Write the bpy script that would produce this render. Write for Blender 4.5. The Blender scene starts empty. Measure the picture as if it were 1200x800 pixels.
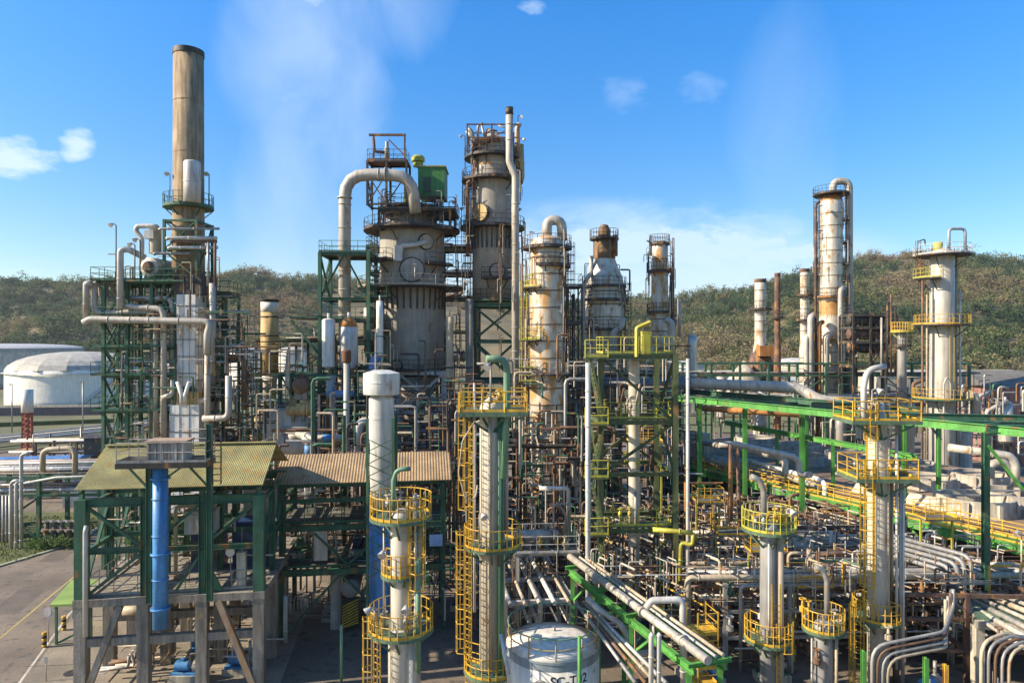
EXPOSURE = 0.85
import bpy, math, random
import numpy as np
from mathutils import Vector as V, Matrix
R = random.Random(11)
sc = bpy.context.scene
COL = sc.collection
CZ = 20.0
def P(px, py, Y): return V(((px-600)*Y/800, Y, CZ-(py-400)*Y/800))
def rad(a): return math.radians(a)

# ------------------------------------------------------------------ materials
MATS = {}
def mat(name, col, rough=.6, metal=0., var=.25, scale=.7, streak=.25, rust=0., rcol=(.22,.09,.03), bump=0., fine=0.):
    """weathered paint / metal / concrete: patchy tone, vertical run marks and rust patches"""
    if name in MATS: return MATS[name]
    m = bpy.data.materials.new(name); m.use_nodes = True
    nt = m.node_tree; N = nt.nodes; Lk = nt.links
    b = N['Principled BSDF']; b.inputs['Roughness'].default_value = rough; b.inputs['Metallic'].default_value = metal
    geo = N.new('ShaderNodeNewGeometry')
    def noise(sc_, det=4, vec=None, dist=0):
        n = N.new('ShaderNodeTexNoise'); n.inputs['Scale'].default_value = sc_; n.inputs['Detail'].default_value = det
        n.inputs['Distortion'].default_value = dist
        Lk.new(vec if vec is not None else geo.outputs['Position'], n.inputs['Vector']); return n.outputs['Fac']
    def ramp(src, a, c, lo, hi):
        r = N.new('ShaderNodeMapRange'); r.inputs['From Min'].default_value = a; r.inputs['From Max'].default_value = c
        r.inputs['To Min'].default_value = lo; r.inputs['To Max'].default_value = hi
        Lk.new(src, r.inputs['Value']); return r.outputs['Result']
    def mul(a, c):
        x = N.new('ShaderNodeMath'); x.operation = 'MULTIPLY'; Lk.new(a, x.inputs[0]); Lk.new(c, x.inputs[1]); return x.outputs[0]
    f = ramp(noise(scale, 5), .3, .7, 1-var, 1+var*.5)
    if streak > 0:
        mp = N.new('ShaderNodeMapping'); mp.inputs['Scale'].default_value = (2.4, 2.4, .22)
        Lk.new(geo.outputs['Position'], mp.inputs['Vector'])
        f = mul(f, ramp(noise(1.6, 5, mp.outputs[0]), .35, .65, 1-streak, 1.06))
    if fine > 0: f = mul(f, ramp(noise(9, 4), .3, .7, 1-fine, 1+fine*.6))
    mix = N.new('ShaderNodeMix'); mix.data_type = 'RGBA'; mix.blend_type = 'MULTIPLY'; mix.inputs['Factor'].default_value = 1
    k_ = max(col)-min(col); w_ = 1 if k_ < .2 else 0
    if w_: col = (col[0]*1.07, col[1]*.99, col[2]*.84)     # plant dust, plus warmth in the colour to offset blue sky light
    mix.inputs[6].default_value = (*col, 1); Lk.new(f, mix.inputs[7])
    out = mix.outputs[2]
    if rust > 0:
        mp2 = N.new('ShaderNodeMapping'); mp2.inputs['Scale'].default_value = (1.3, 1.3, .62)
        Lk.new(geo.outputs['Position'], mp2.inputs['Vector'])
        rn = ramp(noise(1.1, 6, mp2.outputs[0], .4), .66-.32*rust, .76-.26*rust, 0, .9)
        mx = N.new('ShaderNodeMix'); mx.data_type = 'RGBA'; Lk.new(rn, mx.inputs[0]); Lk.new(out, mx.inputs[6])
        mx2 = N.new('ShaderNodeMix'); mx2.data_type = 'RGBA'; mx2.inputs[6].default_value = (*rcol, 1)
        mx2.inputs[7].default_value = (rcol[0]*1.9, rcol[1]*2.3, rcol[2]*2, 1); Lk.new(noise(2.3, 4), mx2.inputs[0])
        Lk.new(mx2.outputs[2], mx.inputs[7]); out = mx.outputs[2]
        rr = ramp(rn, 0, 1, rough, .9); Lk.new(rr, b.inputs['Roughness'])
        if metal: Lk.new(ramp(rn, 0, 1, metal, 0), b.inputs['Metallic'])
    Lk.new(out, b.inputs['Base Color'])
    if bump > 0:
        bm = N.new('ShaderNodeBump'); bm.inputs['Strength'].default_value = bump; bm.inputs['Distance'].default_value = .05
        Lk.new(noise(6, 5), bm.inputs['Height']); Lk.new(bm.outputs[0], b.inputs['Normal'])
    MATS[name] = m; return m
GRN = mat('green_paint', (.042,.135,.078), .6, rust=.2, var=.35, fine=.2)
LGR = mat('pale_green_paint', (.16,.30,.20), .5, rust=.1)
BGR = mat('bright_green_paint', (.10,.33,.055), .6, rust=.2, var=.35, fine=.2)
OLV = mat('olive_green_paint', (.10,.135,.055), .6, rust=.25, fine=.15)
YEL = mat('yellow_paint', (.66,.38,.03), .6, var=.3, streak=.25, rust=.26, rcol=(.28,.12,.03), fine=.2)
LIM = mat('lime_paint', (.50,.44,.05), .5, rust=.1)
GRY = mat('galvanised_steel', (.36,.36,.36), .5, .3, rust=.12)
LGY = mat('light_grey_paint', (.52,.52,.52), .5, rust=.1)
WHT = mat('white_paint', (.74,.73,.70), .5, var=.12, streak=.2, rust=.06)
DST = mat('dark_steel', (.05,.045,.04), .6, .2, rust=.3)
BRN = mat('brown_oxide_pipe', (.17,.10,.065), .7, rust=.4)
TAN = mat('tan_lagging', (.47,.40,.30), .6, rust=.12)
CRM = mat('cream_cladding', (.51,.49,.45), .5, .15, rust=.1, var=.15)
ALU = mat('aluminium_cladding', (.62,.60,.57), .42, .45, rust=.08, var=.2)
ALR = mat('rusting_cladding', (.60,.56,.50), .48, .3, rust=.6, rcol=(.36,.155,.04), streak=.2)
ALM = mat('stained_cladding', (.60,.57,.51), .48, .3, rust=.36, rcol=(.24,.12,.045), streak=.22)
ORG = mat('orange_rust', (.42,.19,.05), .8, rust=.5, rcol=(.25,.08,.02))
CON = mat('grey_concrete', (.30,.275,.24), .9, rust=.12, rcol=(.2,.12,.06), streak=.45, fine=.15, bump=.3)
CNW = mat('tower_render', (.345,.33,.305), .8, var=.2, streak=.14, rust=.08, fine=.12)
CNL = mat('light_concrete', (.50,.465,.40), .9, streak=.4, fine=.15)
STK = mat('stack_concrete', (.36,.275,.175), .85, streak=.5, rust=.3, rcol=(.2,.10,.04), fine=.12)
TNS = mat('ochre_stack', (.60,.40,.15), .7, streak=.3, rust=.2)
BLU = mat('blue_paint', (.07,.25,.50), .5, rust=.16, rcol=(.16,.14,.12), var=.25, streak=.3, fine=.15)
DBL = mat('dark_blue_paint', (.02,.05,.16), .45)
RED = mat('red_oxide', (.30,.06,.03), .6)
BLK = mat('black_rubber', (.02,.02,.02), .6)
GRT = mat('steel_grating', (.16,.165,.15), .7, .2, fine=.4)
GRD = mat('green_deck', (.10,.17,.11), .7, fine=.3)
BRK = mat('rust_brown_steel', (.12,.07,.05), .75, rust=.5)
GLS = mat('window_glass', (.05,.06,.07), .08, streak=0, var=.05)
FIN = mat('fan_deck_roof', (.24,.17,.115), .9, streak=0, rust=.2, rcol=(.12,.07,.04), scale=.3, fine=.25)

# ------------------------------------------------------------------ mesh builder
class MB:
    def __init__(s): s.v = []; s.f = []; s.sm = []
    def add(s, vs, fs, smooth=False):
        o = len(s.v); s.v.extend(vs)
        for f in fs: s.f.append([i+o for i in f]); s.sm.append(smooth)
        return s
    def box(s, c, sx, sy, sz, rz=0):
        c = V(c); w = V((math.cos(rz), math.sin(rz), 0)); d = V((-math.sin(rz), math.cos(rz), 0)); u = V((0,0,1))
        vs = [c + w*(i*sx/2) + d*(j*sy/2) + u*(k*sz/2) for k in (-1,1) for j in (-1,1) for i in (-1,1)]
        return s.add(vs, [[0,2,3,1],[4,5,7,6],[0,1,5,4],[1,3,7,5],[3,2,6,7],[2,0,4,6]])
    def section(s, p0, p1, poly, up=None):
        p0, p1 = V(p0), V(p1); t = (p1-p0).normalized()
        up = V(up) if up is not None else (V((0,0,1)) if abs(t.z) < .95 else V((0,1,0)))
        a = t.cross(up).normalized(); b = a.cross(t).normalized(); n = len(poly)
        vs = [p0 + a*x + b*y for x, y in poly] + [p1 + a*x + b*y for x, y in poly]
        return s.add(vs, [[i,(i+1)%n,n+(i+1)%n,n+i] for i in range(n)] + [list(range(n))[::-1], list(range(n,2*n))])
    def bar(s, p0, p1, w, h=None, up=None):
        h = h or w; return s.section(p0, p1, [(-w/2,-h/2),(w/2,-h/2),(w/2,h/2),(-w/2,h/2)], up)
    def ibeam(s, p0, p1, w, h, up=None):
        t = .12*w; f = .1*h; a, b = w/2, h/2
        return s.section(p0, p1, [(-a,-b),(a,-b),(a,-b+f),(t,-b+f),(t,b-f),(a,b-f),(a,b),(-a,b),(-a,b-f),(-t,b-f),(-t,-b+f),(-a,-b+f)], up)
    def tube(s, pts, r, n=8, closed=False, caps=True):
        pts = [V(p) for p in pts]; m = len(pts)
        if m < 2: return s
        T = []
        for i in range(m):
            a = pts[i-1] if (i > 0 or closed) else pts[i]; b = pts[(i+1) % m] if (i < m-1 or closed) else pts[i]
            d = b-a; T.append(d.normalized() if d.length > 1e-9 else V((0,0,1)))
        ref = V((0,0,1)) if abs(T[0].z) < .9 else V((0,1,0))
        x = T[0].cross(ref).normalized(); vs = []
        for i in range(m):
            x = (x - T[i]*x.dot(T[i])); x = x.normalized() if x.length > 1e-6 else T[i].orthogonal().normalized()
            y = T[i].cross(x); rr = r[i] if isinstance(r, (list, tuple)) else r
            for k in range(n):
                q = 2*math.pi*k/n; vs.append(pts[i] + x*(rr*math.cos(q)) + y*(rr*math.sin(q)))
        fs = []
        for i in range(m if closed else m-1):
            a, b = i*n, ((i+1) % m)*n
            for k in range(n): fs.append([a+k, a+(k+1)%n, b+(k+1)%n, b+k])
        o = len(s.v); s.add(vs, fs, n > 5)
        if caps and not closed:
            s.f.append([o+k for k in range(n)][::-1]); s.sm.append(False)
            s.f.append([o+(m-1)*n+k for k in range(n)]); s.sm.append(False)
        return s
    def cyl(s, p0, p1, r, n=12): return s.tube([p0, p1], r, n)
    def bent(s, pts, r, rr=None, n=8, seg=4): return s.tube(fillet(pts, rr if rr else r*3, seg), r, n)
    def lathe(s, c, prof, n=32, axis=None, a0=0, capb=True, capt=True):
        """prof: (radius, height) from low to high; sharp corners are split"""
        c = V(c); ax = V(axis).normalized() if axis is not None else V((0,0,1))
        x = ax.orthogonal().normalized() if axis is not None else V((1,0,0)); y = ax.cross(x)
        pr = list(prof)
        rings = []
        def ring(r, h):
            o = len(s.v)
            s.v.extend([c + ax*h + x*(r*math.cos(2*math.pi*k/n+a0)) + y*(r*math.sin(2*math.pi*k/n+a0)) for k in range(n)]); return o
        prev = ring(*pr[0]); first = prev
        for i in range(1, len(pr)):
            cur = ring(*pr[i])
            for k in range(n): s.f.append([prev+k, prev+(k+1)%n, cur+(k+1)%n, cur+k]); s.sm.append(True)
            if i < len(pr)-1:
                d0 = V((pr[i][0]-pr[i-1][0], pr[i][1]-pr[i-1][1])); d1 = V((pr[i+1][0]-pr[i][0], pr[i+1][1]-pr[i][1]))
                if d0.length > 1e-6 and d1.length > 1e-6 and d0.angle(d1) > .6: cur = ring(*pr[i])
            prev = cur
        if capb and pr[0][0] > .01: s.f.append([first+k for k in range(n)][::-1]); s.sm.append(False)
        if capt and pr[-1][0] > .01: s.f.append([prev+k for k in range(n)]); s.sm.append(False)
        return s
    def sector(s, c, r0, r1, z0, z1, a0=0, a1=360, n=None):
        full = a1-a0 >= 359.9; n = n or max(3, int((a1-a0)/12)); c = V(c); vs = []
        for k in range(n if full else n+1):
            q = rad(a0 + (a1-a0)*k/n); e = V((math.cos(q), math.sin(q), 0))
            vs += [c+e*r0+V((0,0,z0)), c+e*r1+V((0,0,z0)), c+e*r1+V((0,0,z1)), c+e*r0+V((0,0,z1))]
        m = len(vs)//4; fs = []
        for k in range(n):
            a, b = 4*k, 4*((k+1) % m)
            for i in range(4): fs.append([a+i, a+(i+1)%4, b+(i+1)%4, b+i])
        if not full: fs += [[0,3,2,1], [4*n,4*n+1,4*n+2,4*n+3]]
        return s.add(vs, fs)
    def prism(s, poly, z0, z1):
        n = len(poly)
        return s.add([V((x,y,z0)) for x,y in poly]+[V((x,y,z1)) for x,y in poly],
            [[i,(i+1)%n,n+(i+1)%n,n+i] for i in range(n)]+[list(range(n))[::-1], list(range(n,2*n))])
    def build(s, name, m, parent=None, label=None, cat=None, group=None, kind=None):
        if parent is not None: off = V(LOC[parent.name])
        else:
            xs = [p[0] for p in s.v]; ys = [p[1] for p in s.v]; zs = [p[2] for p in s.v]
            off = V(((min(xs)+max(xs))/2, (min(ys)+max(ys))/2, min(zs)))
        me = bpy.data.meshes.new(name)
        me.from_pydata([tuple(V(p)-off) for p in s.v], [], s.f)
        me.polygons.foreach_set('use_smooth', s.sm)
        me.materials.append(m); me.update()
        o = bpy.data.objects.new(name, me); COL.objects.link(o)
        if parent is not None: o.parent = parent
        else: o.location = off
        LOC[o.name] = off
        return tag(o, label, cat, group, kind)
LOC = {}
def tag(o, label=None, cat=None, group=None, kind=None):
    if label: o['label'] = label
    if cat: o['category'] = cat
    if group: o['group'] = group
    if kind: o['kind'] = kind
    return o
def thing(name, label, cat, loc, group=None):
    o = bpy.data.objects.new(name, None); o.empty_display_size = .3; COL.objects.link(o); o.location = loc; LOC[o.name] = V(loc)
    return tag(o, label, cat, group)
def copy_tree(o, delta, label=None, parent=None):
    c = o.copy(); COL.objects.link(c); LOC[c.name] = V(LOC[o.name]) + V(delta)
    if parent is None: c.location = o.location + V(delta)
    else: c.parent = parent
    if label: c['label'] = label
    for ch in list(o.children): copy_tree(ch, delta, None, c)
    return c
def fillet(pts, rr, seg=4):
    pts = [V(p) for p in pts]; out = [pts[0]]
    for i in range(1, len(pts)-1):
        a, b, c = pts[i-1], pts[i], pts[i+1]
        d0 = (a-b); d1 = (c-b); L = min(d0.length, d1.length)*.49
        if L < 1e-5: continue
        ang = d0.angle(d1)
        if ang > math.pi-.02 or ang < .05: out.append(b); continue
        t = min(rr/math.tan(ang/2), L); e0 = b+d0.normalized()*t; e1 = b+d1.normalized()*t
        for k in range(seg+1):
            u = k/seg; out.append(e0*(1-u)**2 + b*2*u*(1-u) + e1*u*u)
    out.append(pts[-1]); return out
def dist_pts(pts, step, closed=False):
    pts = [V(p) for p in pts]
    if closed: pts = pts+[pts[0]]
    out = []
    for a, b in zip(pts, pts[1:]):
        n = max(1, round((b-a).length/step))
        out += [a.lerp(b, k/n) for k in range(n)]
    if not closed: out.append(pts[-1])
    return out

# ------------------------------------------------------------------ parts shared by many things
def rails(pts, m, parent, closed=False, h=1.1, r=.028, step=1.25, toe=True, name='handrail'):
    mb = MB(); up = V((0,0,1))
    for hh in (h, h*.52): mb.tube([V(p)+up*hh for p in pts], r, 5, closed)
    for p in dist_pts(pts, step, closed): mb.tube([p, p+up*h], r, 5)
    if toe:
        q = [V(p)+up*.09 for p in pts]; q = q+[q[0]] if closed else q
        for a, b in zip(q, q[1:]): mb.bar(a, b, .012, .14)
    return mb.build(name, m, parent)
def ladder(root, base, z0, z1, a, m, cage=True, w=.5):
    """a: outward angle (degrees) of the ladder's front"""
    e = V((math.cos(rad(a)), math.sin(rad(a)), 0)); t = V((-e.y, e.x, 0)); b = V((base[0], base[1], 0)); mb = MB()
    for sgn in (-1, 1): mb.bar(b+t*(sgn*w/2)+V((0,0,z0)), b+t*(sgn*w/2)+V((0,0,z1+1)), .07, .05)
    k = z0+.3
    while k < z1: mb.bar(b-t*(w/2)+V((0,0,k)), b+t*(w/2)+V((0,0,k)), .035); k += .33
    o = mb.build('ladder', m, root)
    if cage:
        c = MB(); zz = z0+2.2; arc = [b+e*(.38-.42*math.cos(rad(q)))*1.0+t*(.38*math.sin(rad(q))) for q in (30,75,120,180,240,285,330)]
        while zz < z1+1.05: c.tube([p+V((0,0,zz)) for p in arc], .03, 4); zz += .8
        for p in arc[1:-1]: c.bar(p+V((0,0,z0+2.2)), p+V((0,0,z1+1)), .05, .02)
        c.build('safety_cage', m, o)
    return o
def platform(root, c, z, r0, r1, a0=0, a1=360, dm=None, rm=None, th=.14, gap=None, brackets=4, lip=True):
    """annular walkway with its handrail and brackets as sub-parts"""
    mb = MB().sector((c[0],c[1],0), r0, r1, z-th, z, a0, a1)
    o = mb.build('platform', dm or GRD, root)
    full = a1-a0 >= 359.9
    def arc(r, q0, q1):
        n = max(2, int((q1-q0)/14)); return [V((c[0]+r*math.cos(rad(q0+(q1-q0)*k/n)), c[1]+r*math.sin(rad(q0+(q1-q0)*k/n)), z)) for k in range(n+1)]
    if full: rails(arc(r1-.05, a0, a1)[:-1], rm or YEL, o, True)
    else:
        p = arc(r1-.05, a0, a1); q0, q1 = arc(r0+.1, a0, a0+1)[0], arc(r0+.1, a1-1, a1)[-1]
        rails([q0]+p+[q1], rm or YEL, o)
    for k in range(brackets):
        q = rad(a0 + (a1-a0)*(k+.5)/brackets); e = V((math.cos(q), math.sin(q), 0)); cc = V((c[0], c[1], 0))
        h = min(1.3, (r1-r0)*.9)
        MB().bar(cc+e*(r0-.02)+V((0,0,z-th-h)), cc+e*(r1-.1)+V((0,0,z-th-.03)), .09).build('bracket', dm or GRD, o)
    return o
def bands_prof(r, z0, z1, step, lip=.035, w=.07):
    out = [(r, z0)]; z = z0+step
    while z < z1-.3: out += [(r, z-w), (r+lip, z-w), (r+lip, z), (r, z)]; z += step
    out.append((r, z1)); return out
def profile(ds, Y):
    """[(diameter px, y px)] bottom first -> radius, height"""
    return [(d*Y/1600, CZ-(y-400)*Y/800) for d, y in ds]
def zy(y, Y): return CZ-(y-400)*Y/800
FILL = []; FILL_GROUPS = {'thin furnace tubes','thin furnace crosspieces','pipes under the broad tower','pipes under the domed tower','pipes behind the white column','pipes behind the olive tower','pipes right of the ochre stack','pipes behind the big towers','pipes beyond the fan deck','pipes behind the pipe bridge','small pipes in the pump house','manifold pipes below the shelter','pipes on the olive tower','crown vent pipes'}
def pipe(pts, r, m, label, group=None, rr=None, n=8, flanges=(), name='pipe', cat='pipe'):
    if group in FILL_GROUPS: FILL.append((m, MB().bent(pts, r, rr, 6, 3))); return None
    mb = MB().bent(pts, r, rr, n)
    if r >= .09 and pts[0][1] < 80:                      # lagging joints and clamps every couple of metres
        for a, b in zip(pts, pts[1:]):
            a, b = V(a), V(b); L = (b-a).length; e = (b-a)/max(L,1e-6); t = (rr or r*3)+.3+R.random()
            while t < L-(rr or r*3)-.3: mb.cyl(a+e*t-e*.04, a+e*t+e*.04, r*1.09+.008, n); t += R.uniform(1.6,2.8)
    o = mb.build(name, m, None, label, cat, group)
    for p, d in flanges:
        p = V(p); d = V(d).normalized()
        MB().cyl(p-d*.05, p+d*.05, r*1.15+.06, max(12,n)).build('flange', m, o)
    return o
def build_fill(name, label, cat):
    """the pipes beyond the 300 that show largest: one object with a slot per paint"""
    vs, fs, sm, mi, ms = [], [], [], [], []
    for m, b in FILL:
        if m not in ms: ms.append(m)
        o = len(vs); vs += [tuple(p) for p in b.v]; fs += [[i+o for i in f] for f in b.f]; sm += b.sm; mi += [ms.index(m)]*len(b.f)
    me = bpy.data.meshes.new(name); me.from_pydata(vs, [], fs)
    for m in ms: me.materials.append(m)
    me.polygons.foreach_set('use_smooth', sm); me.polygons.foreach_set('material_index', mi); me.update()
    o = bpy.data.objects.new(name, me); COL.objects.link(o); return tag(o, label, cat, None, 'stuff')
class Fr:
    """local axes for one building: a along its front, b towards its back"""
    def __init__(s, O, ang): s.O = V((O[0], O[1], 0)); s.ang = rad(ang); s.w = V((math.cos(s.ang), math.sin(s.ang), 0)); s.d = V((-s.w.y, s.w.x, 0))
    def __call__(s, a, b, z): return s.O + s.w*a + s.d*b + V((0,0,z))
def frame(label, F, xs, ys, levels, z0, m, sz=.25, decks=(), braces=(), rm=None, name='steel_frame', cat='steel frame', dm=None, bm=None, ibeam=False, group=None, top=None):
    root = thing(name, label, cat, F((xs[0]+xs[-1])/2, (ys[0]+ys[-1])/2, z0), group); zt = top or levels[-1]
    def seg(a, b, w, nm, mm):
        mb = MB()
        (mb.ibeam(a, b, w, w) if ibeam else mb.bar(a, b, w)).build(nm, mm, root)
    for x in xs:
        for y in ys: seg(F(x,y,z0), F(x,y,zt+sz*.5), sz, 'post', m)
    bw = sz*.82
    for z in levels:
        for y in ys:
            for x0, x1 in zip(xs, xs[1:]): seg(F(x0+sz*.5,y,z), F(x1-sz*.5,y,z), bw, 'beam', bm or m)
        for x in xs:
            for y0, y1 in zip(ys, ys[1:]): seg(F(x,y0+sz*.5,z-.003), F(x,y1-sz*.5,z-.003), bw*.96, 'beam', bm or m)
    for face, k, za, zb, ty in braces:
        if face in 'fb':
            y = ys[0] if face == 'f' else ys[-1]; p, q = (lambda z: F(xs[k],y,z)), (lambda z: F(xs[k+1],y,z))
        else:
            x = xs[0] if face == 'l' else xs[-1]; p, q = (lambda z: F(x,ys[k],z)), (lambda z: F(x,ys[k+1],z))
        if ty in '/x': seg(p(za), q(zb), sz*.5, 'brace', m)
        if ty in '\\x': seg(p(zb), q(za), sz*.49, 'brace', m)
        if ty == 'v':
            mid = (p(za)+q(za))/2; seg(p(zb), mid, sz*.5, 'brace', m); seg(q(zb), mid, sz*.49, 'brace', m)
        if ty == '^':
            mid = (p(zb)+q(zb))/2; seg(p(za), mid, sz*.5, 'brace', m); seg(q(za), mid, sz*.49, 'brace', m)
    for dk in decks:
        z, x0, x1, y0, y1 = dk[:5]; pr = dk[5] if len(dk) > 5 else 'f'
        z += bw*.5+.006
        mb = MB().box(F((x0+x1)/2,(y0+y1)/2,z+.03), x1-x0, y1-y0, .06, F.ang); o = mb.build('deck', dm or GRT, root)
        if pr:
            z += .06; path = {'f':[F(x0,y1,z),F(x0,y0,z),F(x1,y0,z),F(x1,y1,z)], 'o':[F(x0,y1,z),F(x0,y0,z),F(x1,y0,z),F(x1,y1,z)], '-':[F(x0,y0,z),F(x1,y0,z)]}[pr]
            rails(path, rm or m, o, pr == 'o')
    return root
def exchanger(c, L, r, ang, m, label, group=None, hm=None):
    """horizontal vessel on two saddles with bolted end and nozzles"""
    F = Fr((c[0], c[1]), ang); z = c[2]+r+.5; root = thing('heat_exchanger', label, 'heat exchanger', c, group)
    MB().lathe(F(-L/2,0,z), bands_prof(r, 0, L, L/4, .02), 20, F.w).build('shell', m, root)
    MB().lathe(F(L/2,0,z), [(r*1.18,0),(r*1.18,.14),(r*1.02,.14),(r*.95,.3),(r*.6,.45),(.005,.52)], 20, F.w).build('channel_head', hm or m, root)
    MB().lathe(F(-L/2,0,z), [(r*.99,0),(r*.9,.2),(r*.55,.36),(.005,.42)], 20, -F.w).build('end_dome', m, root)
    for s in (-.3, .3): MB().box(F(L*s,0,c[2]+.3+r*.15), .25, r*1.5, .6+r*.3, F.ang).build('saddle', CON, root)
    for s in (-.35, .3):
        n = MB(); n.cyl(F(L*s,0,z+r*.9), F(L*s,0,z+r+.35), r*.22, 10); n.cyl(F(L*s,0,z+r+.27), F(L*s,0,z+r+.35), r*.38, 10); n.build('nozzle', m, root)
    return root
def pump(c, ang, m, label, group=None):
    F = Fr((c[0], c[1]), ang); z = c[2]; root = thing('pump', label, 'pump', c, group)
    MB().box(F(0,0,z+.2), 2.0, .9, .4, F.ang).build('plinth', CNL, root)
    MB().box(F(0,0,z+.46), 1.8, .7, .12, F.ang).build('base_frame', m, root)
    mt = MB().lathe(F(-.75,0,z+.85), [(.22,0),(.3,.05),(.3,.8),(.22,.86),(.1,.86),(.1,1.0)], 14, F.w).build('motor', m, root)
    MB().box(F(-.35,0,z+1.2), .25, .25, .16, F.ang).build('terminal_box', m, mt)
    MB().lathe(F(.45,0,z+.85), [(.12,-.2),(.2,-.1),(.36,-.08),(.36,.14),(.2,.16),(.16,.4)], 14, F.w).build('casing', GRY, root)
    MB().bent([F(.5,.1,z+1.0), F(.5,.1,z+1.9)], .1, .2, 8).build('discharge', GRY, root)
    return root
def lamp(p, h, label, a=270, m=None, group=None, r=.05):
    p = V(p); root = thing('floodlight', label, 'floodlight', p, group); e = V((math.cos(rad(a)), math.sin(rad(a)), 0)); t = V((-e.y, e.x, 0))
    MB().tube([p, p+V((0,0,h))], r, 6).build('pole', m or GRY, root)
    q = p+V((0,0,h))
    MB().tube([q, q+e*.25+V((0,0,.12))], .035, 5).build('arm', m or GRY, root)
    b = q+e*.3+V((0,0,.1)); mb = MB()
    mb.lathe(b, [(.06,0),(.12,.12),(.2,.3),(.21,.34)], 12, (e+V((0,0,-.7))).normalized()); mb.build('lamp_head', LGY, root)
    return root
# ------------------------------------------------------------------ camera, light, sky
cam = bpy.data.cameras.new('camera'); cam.lens = 24; cam.sensor_width = 36; cam.clip_end = 6000
co = bpy.data.objects.new('camera', cam); COL.objects.link(co); co.location = (0,0,CZ); co.rotation_euler = (rad(90),0,0); sc.camera = co
SE, SA = rad(30), rad(-102)          # sun elevation; azimuth measured from +Y towards +X (sun on the left)
sd = V((math.sin(SA)*math.cos(SE), math.cos(SA)*math.cos(SE), math.sin(SE)))
sl = bpy.data.lights.new('sun', 'SUN'); sl.energy = 5.0; sl.angle = rad(.55); sl.color = (1, .90, .75)
so = bpy.data.objects.new('sun', sl); COL.objects.link(so); so.rotation_euler = sd.to_track_quat('Z','Y').to_euler()
w = bpy.data.worlds.new('World'); sc.world = w; w.use_nodes = True
nt = w.node_tree; N = nt.nodes; Lk = nt.links
bg = N['Background']; bg.inputs['Strength'].default_value = .15
sky = N.new('ShaderNodeTexSky'); sky.sky_type = 'NISHITA'; sky.sun_disc = False; sky.sun_elevation = SE; sky.sun_rotation = SA
sky.air_density = 1.0; sky.dust_density = .55; sky.ozone_density = 2.2; sky.altitude = 50
hs = N.new('ShaderNodeHueSaturation'); hs.inputs['Saturation'].default_value = 1.42; hs.inputs['Hue'].default_value = .506; hs.inputs['Value'].default_value = 1.0
Lk.new(sky.outputs[0], hs.inputs['Color'])
tc = N.new('ShaderNodeTexCoord')
def wm(op, a, b=None, c=None):
    n = N.new('ShaderNodeMath'); n.operation = op
    for i, x in enumerate((a, b, c)):
        if x is None: continue
        if isinstance(x, (int, float)): n.inputs[i].default_value = x
        else: Lk.new(x, n.inputs[i])
    return n.outputs[0]
mp = N.new('ShaderNodeMapping'); mp.inputs['Scale'].default_value = (1, 1, 2.2); Lk.new(tc.outputs['Generated'], mp.inputs[0])
def wn(scale, det, dist=0.):
    n = N.new('ShaderNodeTexNoise'); n.inputs['Scale'].default_value = scale; n.inputs['Detail'].default_value = det
    n.inputs['Roughness'].default_value = .6; n.inputs['Distortion'].default_value = dist; Lk.new(mp.outputs[0], n.inputs['Vector']); return n.outputs['Fac']
mp3 = N.new('ShaderNodeMapping'); mp3.inputs['Scale'].default_value = (1.6, 1.6, .8); mp3.inputs['Rotation'].default_value = (0, .35, 0); Lk.new(tc.outputs['Generated'], mp3.inputs[0])
def wn3(scale):
    n = N.new('ShaderNodeTexNoise'); n.inputs['Scale'].default_value = scale; n.inputs['Detail'].default_value = 8; n.inputs['Roughness'].default_value = .55; n.inputs['Distortion'].default_value = .5; Lk.new(mp3.outputs[0], n.inputs['Vector']); return n.outputs['Fac']
n3 = wn3(5.5)
n1 = wn(9, 8, .3); n2 = wn(26, 7, .2)
sep = N.new('ShaderNodeSeparateXYZ'); Lk.new(tc.outputs['Generated'], sep.inputs[0])
hx = wm('DIVIDE', sep.outputs[0], wm('MAXIMUM', sep.outputs[1], .05)); hz = wm('DIVIDE', sep.outputs[2], wm('MAXIMUM', sep.outputs[1], .05))
front = wm('GREATER_THAN', sep.outputs[1], .05)
def cloud(az, el, rx, rz, nz, thr, amt, soft=.18):
    """one patch of cloud at tan(azimuth), tan(elevation)"""
    d = wm('ADD', wm('POWER', wm('ABSOLUTE', wm('DIVIDE', wm('SUBTRACT', hx, az), rx)), 2.0), wm('POWER', wm('ABSOLUTE', wm('DIVIDE', wm('SUBTRACT', hz, el), rz)), 2.0))
    m = wm('MAXIMUM', wm('SUBTRACT', 1.0, d), 0.)
    v = wm('SUBTRACT', wm('ADD', nz, wm('MULTIPLY', wm('SUBTRACT', m, 1.0), .45)), thr)
    v = wm('MINIMUM', wm('MAXIMUM', wm('DIVIDE', v, soft), 0.), 1.)
    return wm('MULTIPLY', wm('MULTIPLY', v, wm('MINIMUM', wm('MULTIPLY', m, 3.), 1.)), amt)
tot = None
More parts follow.
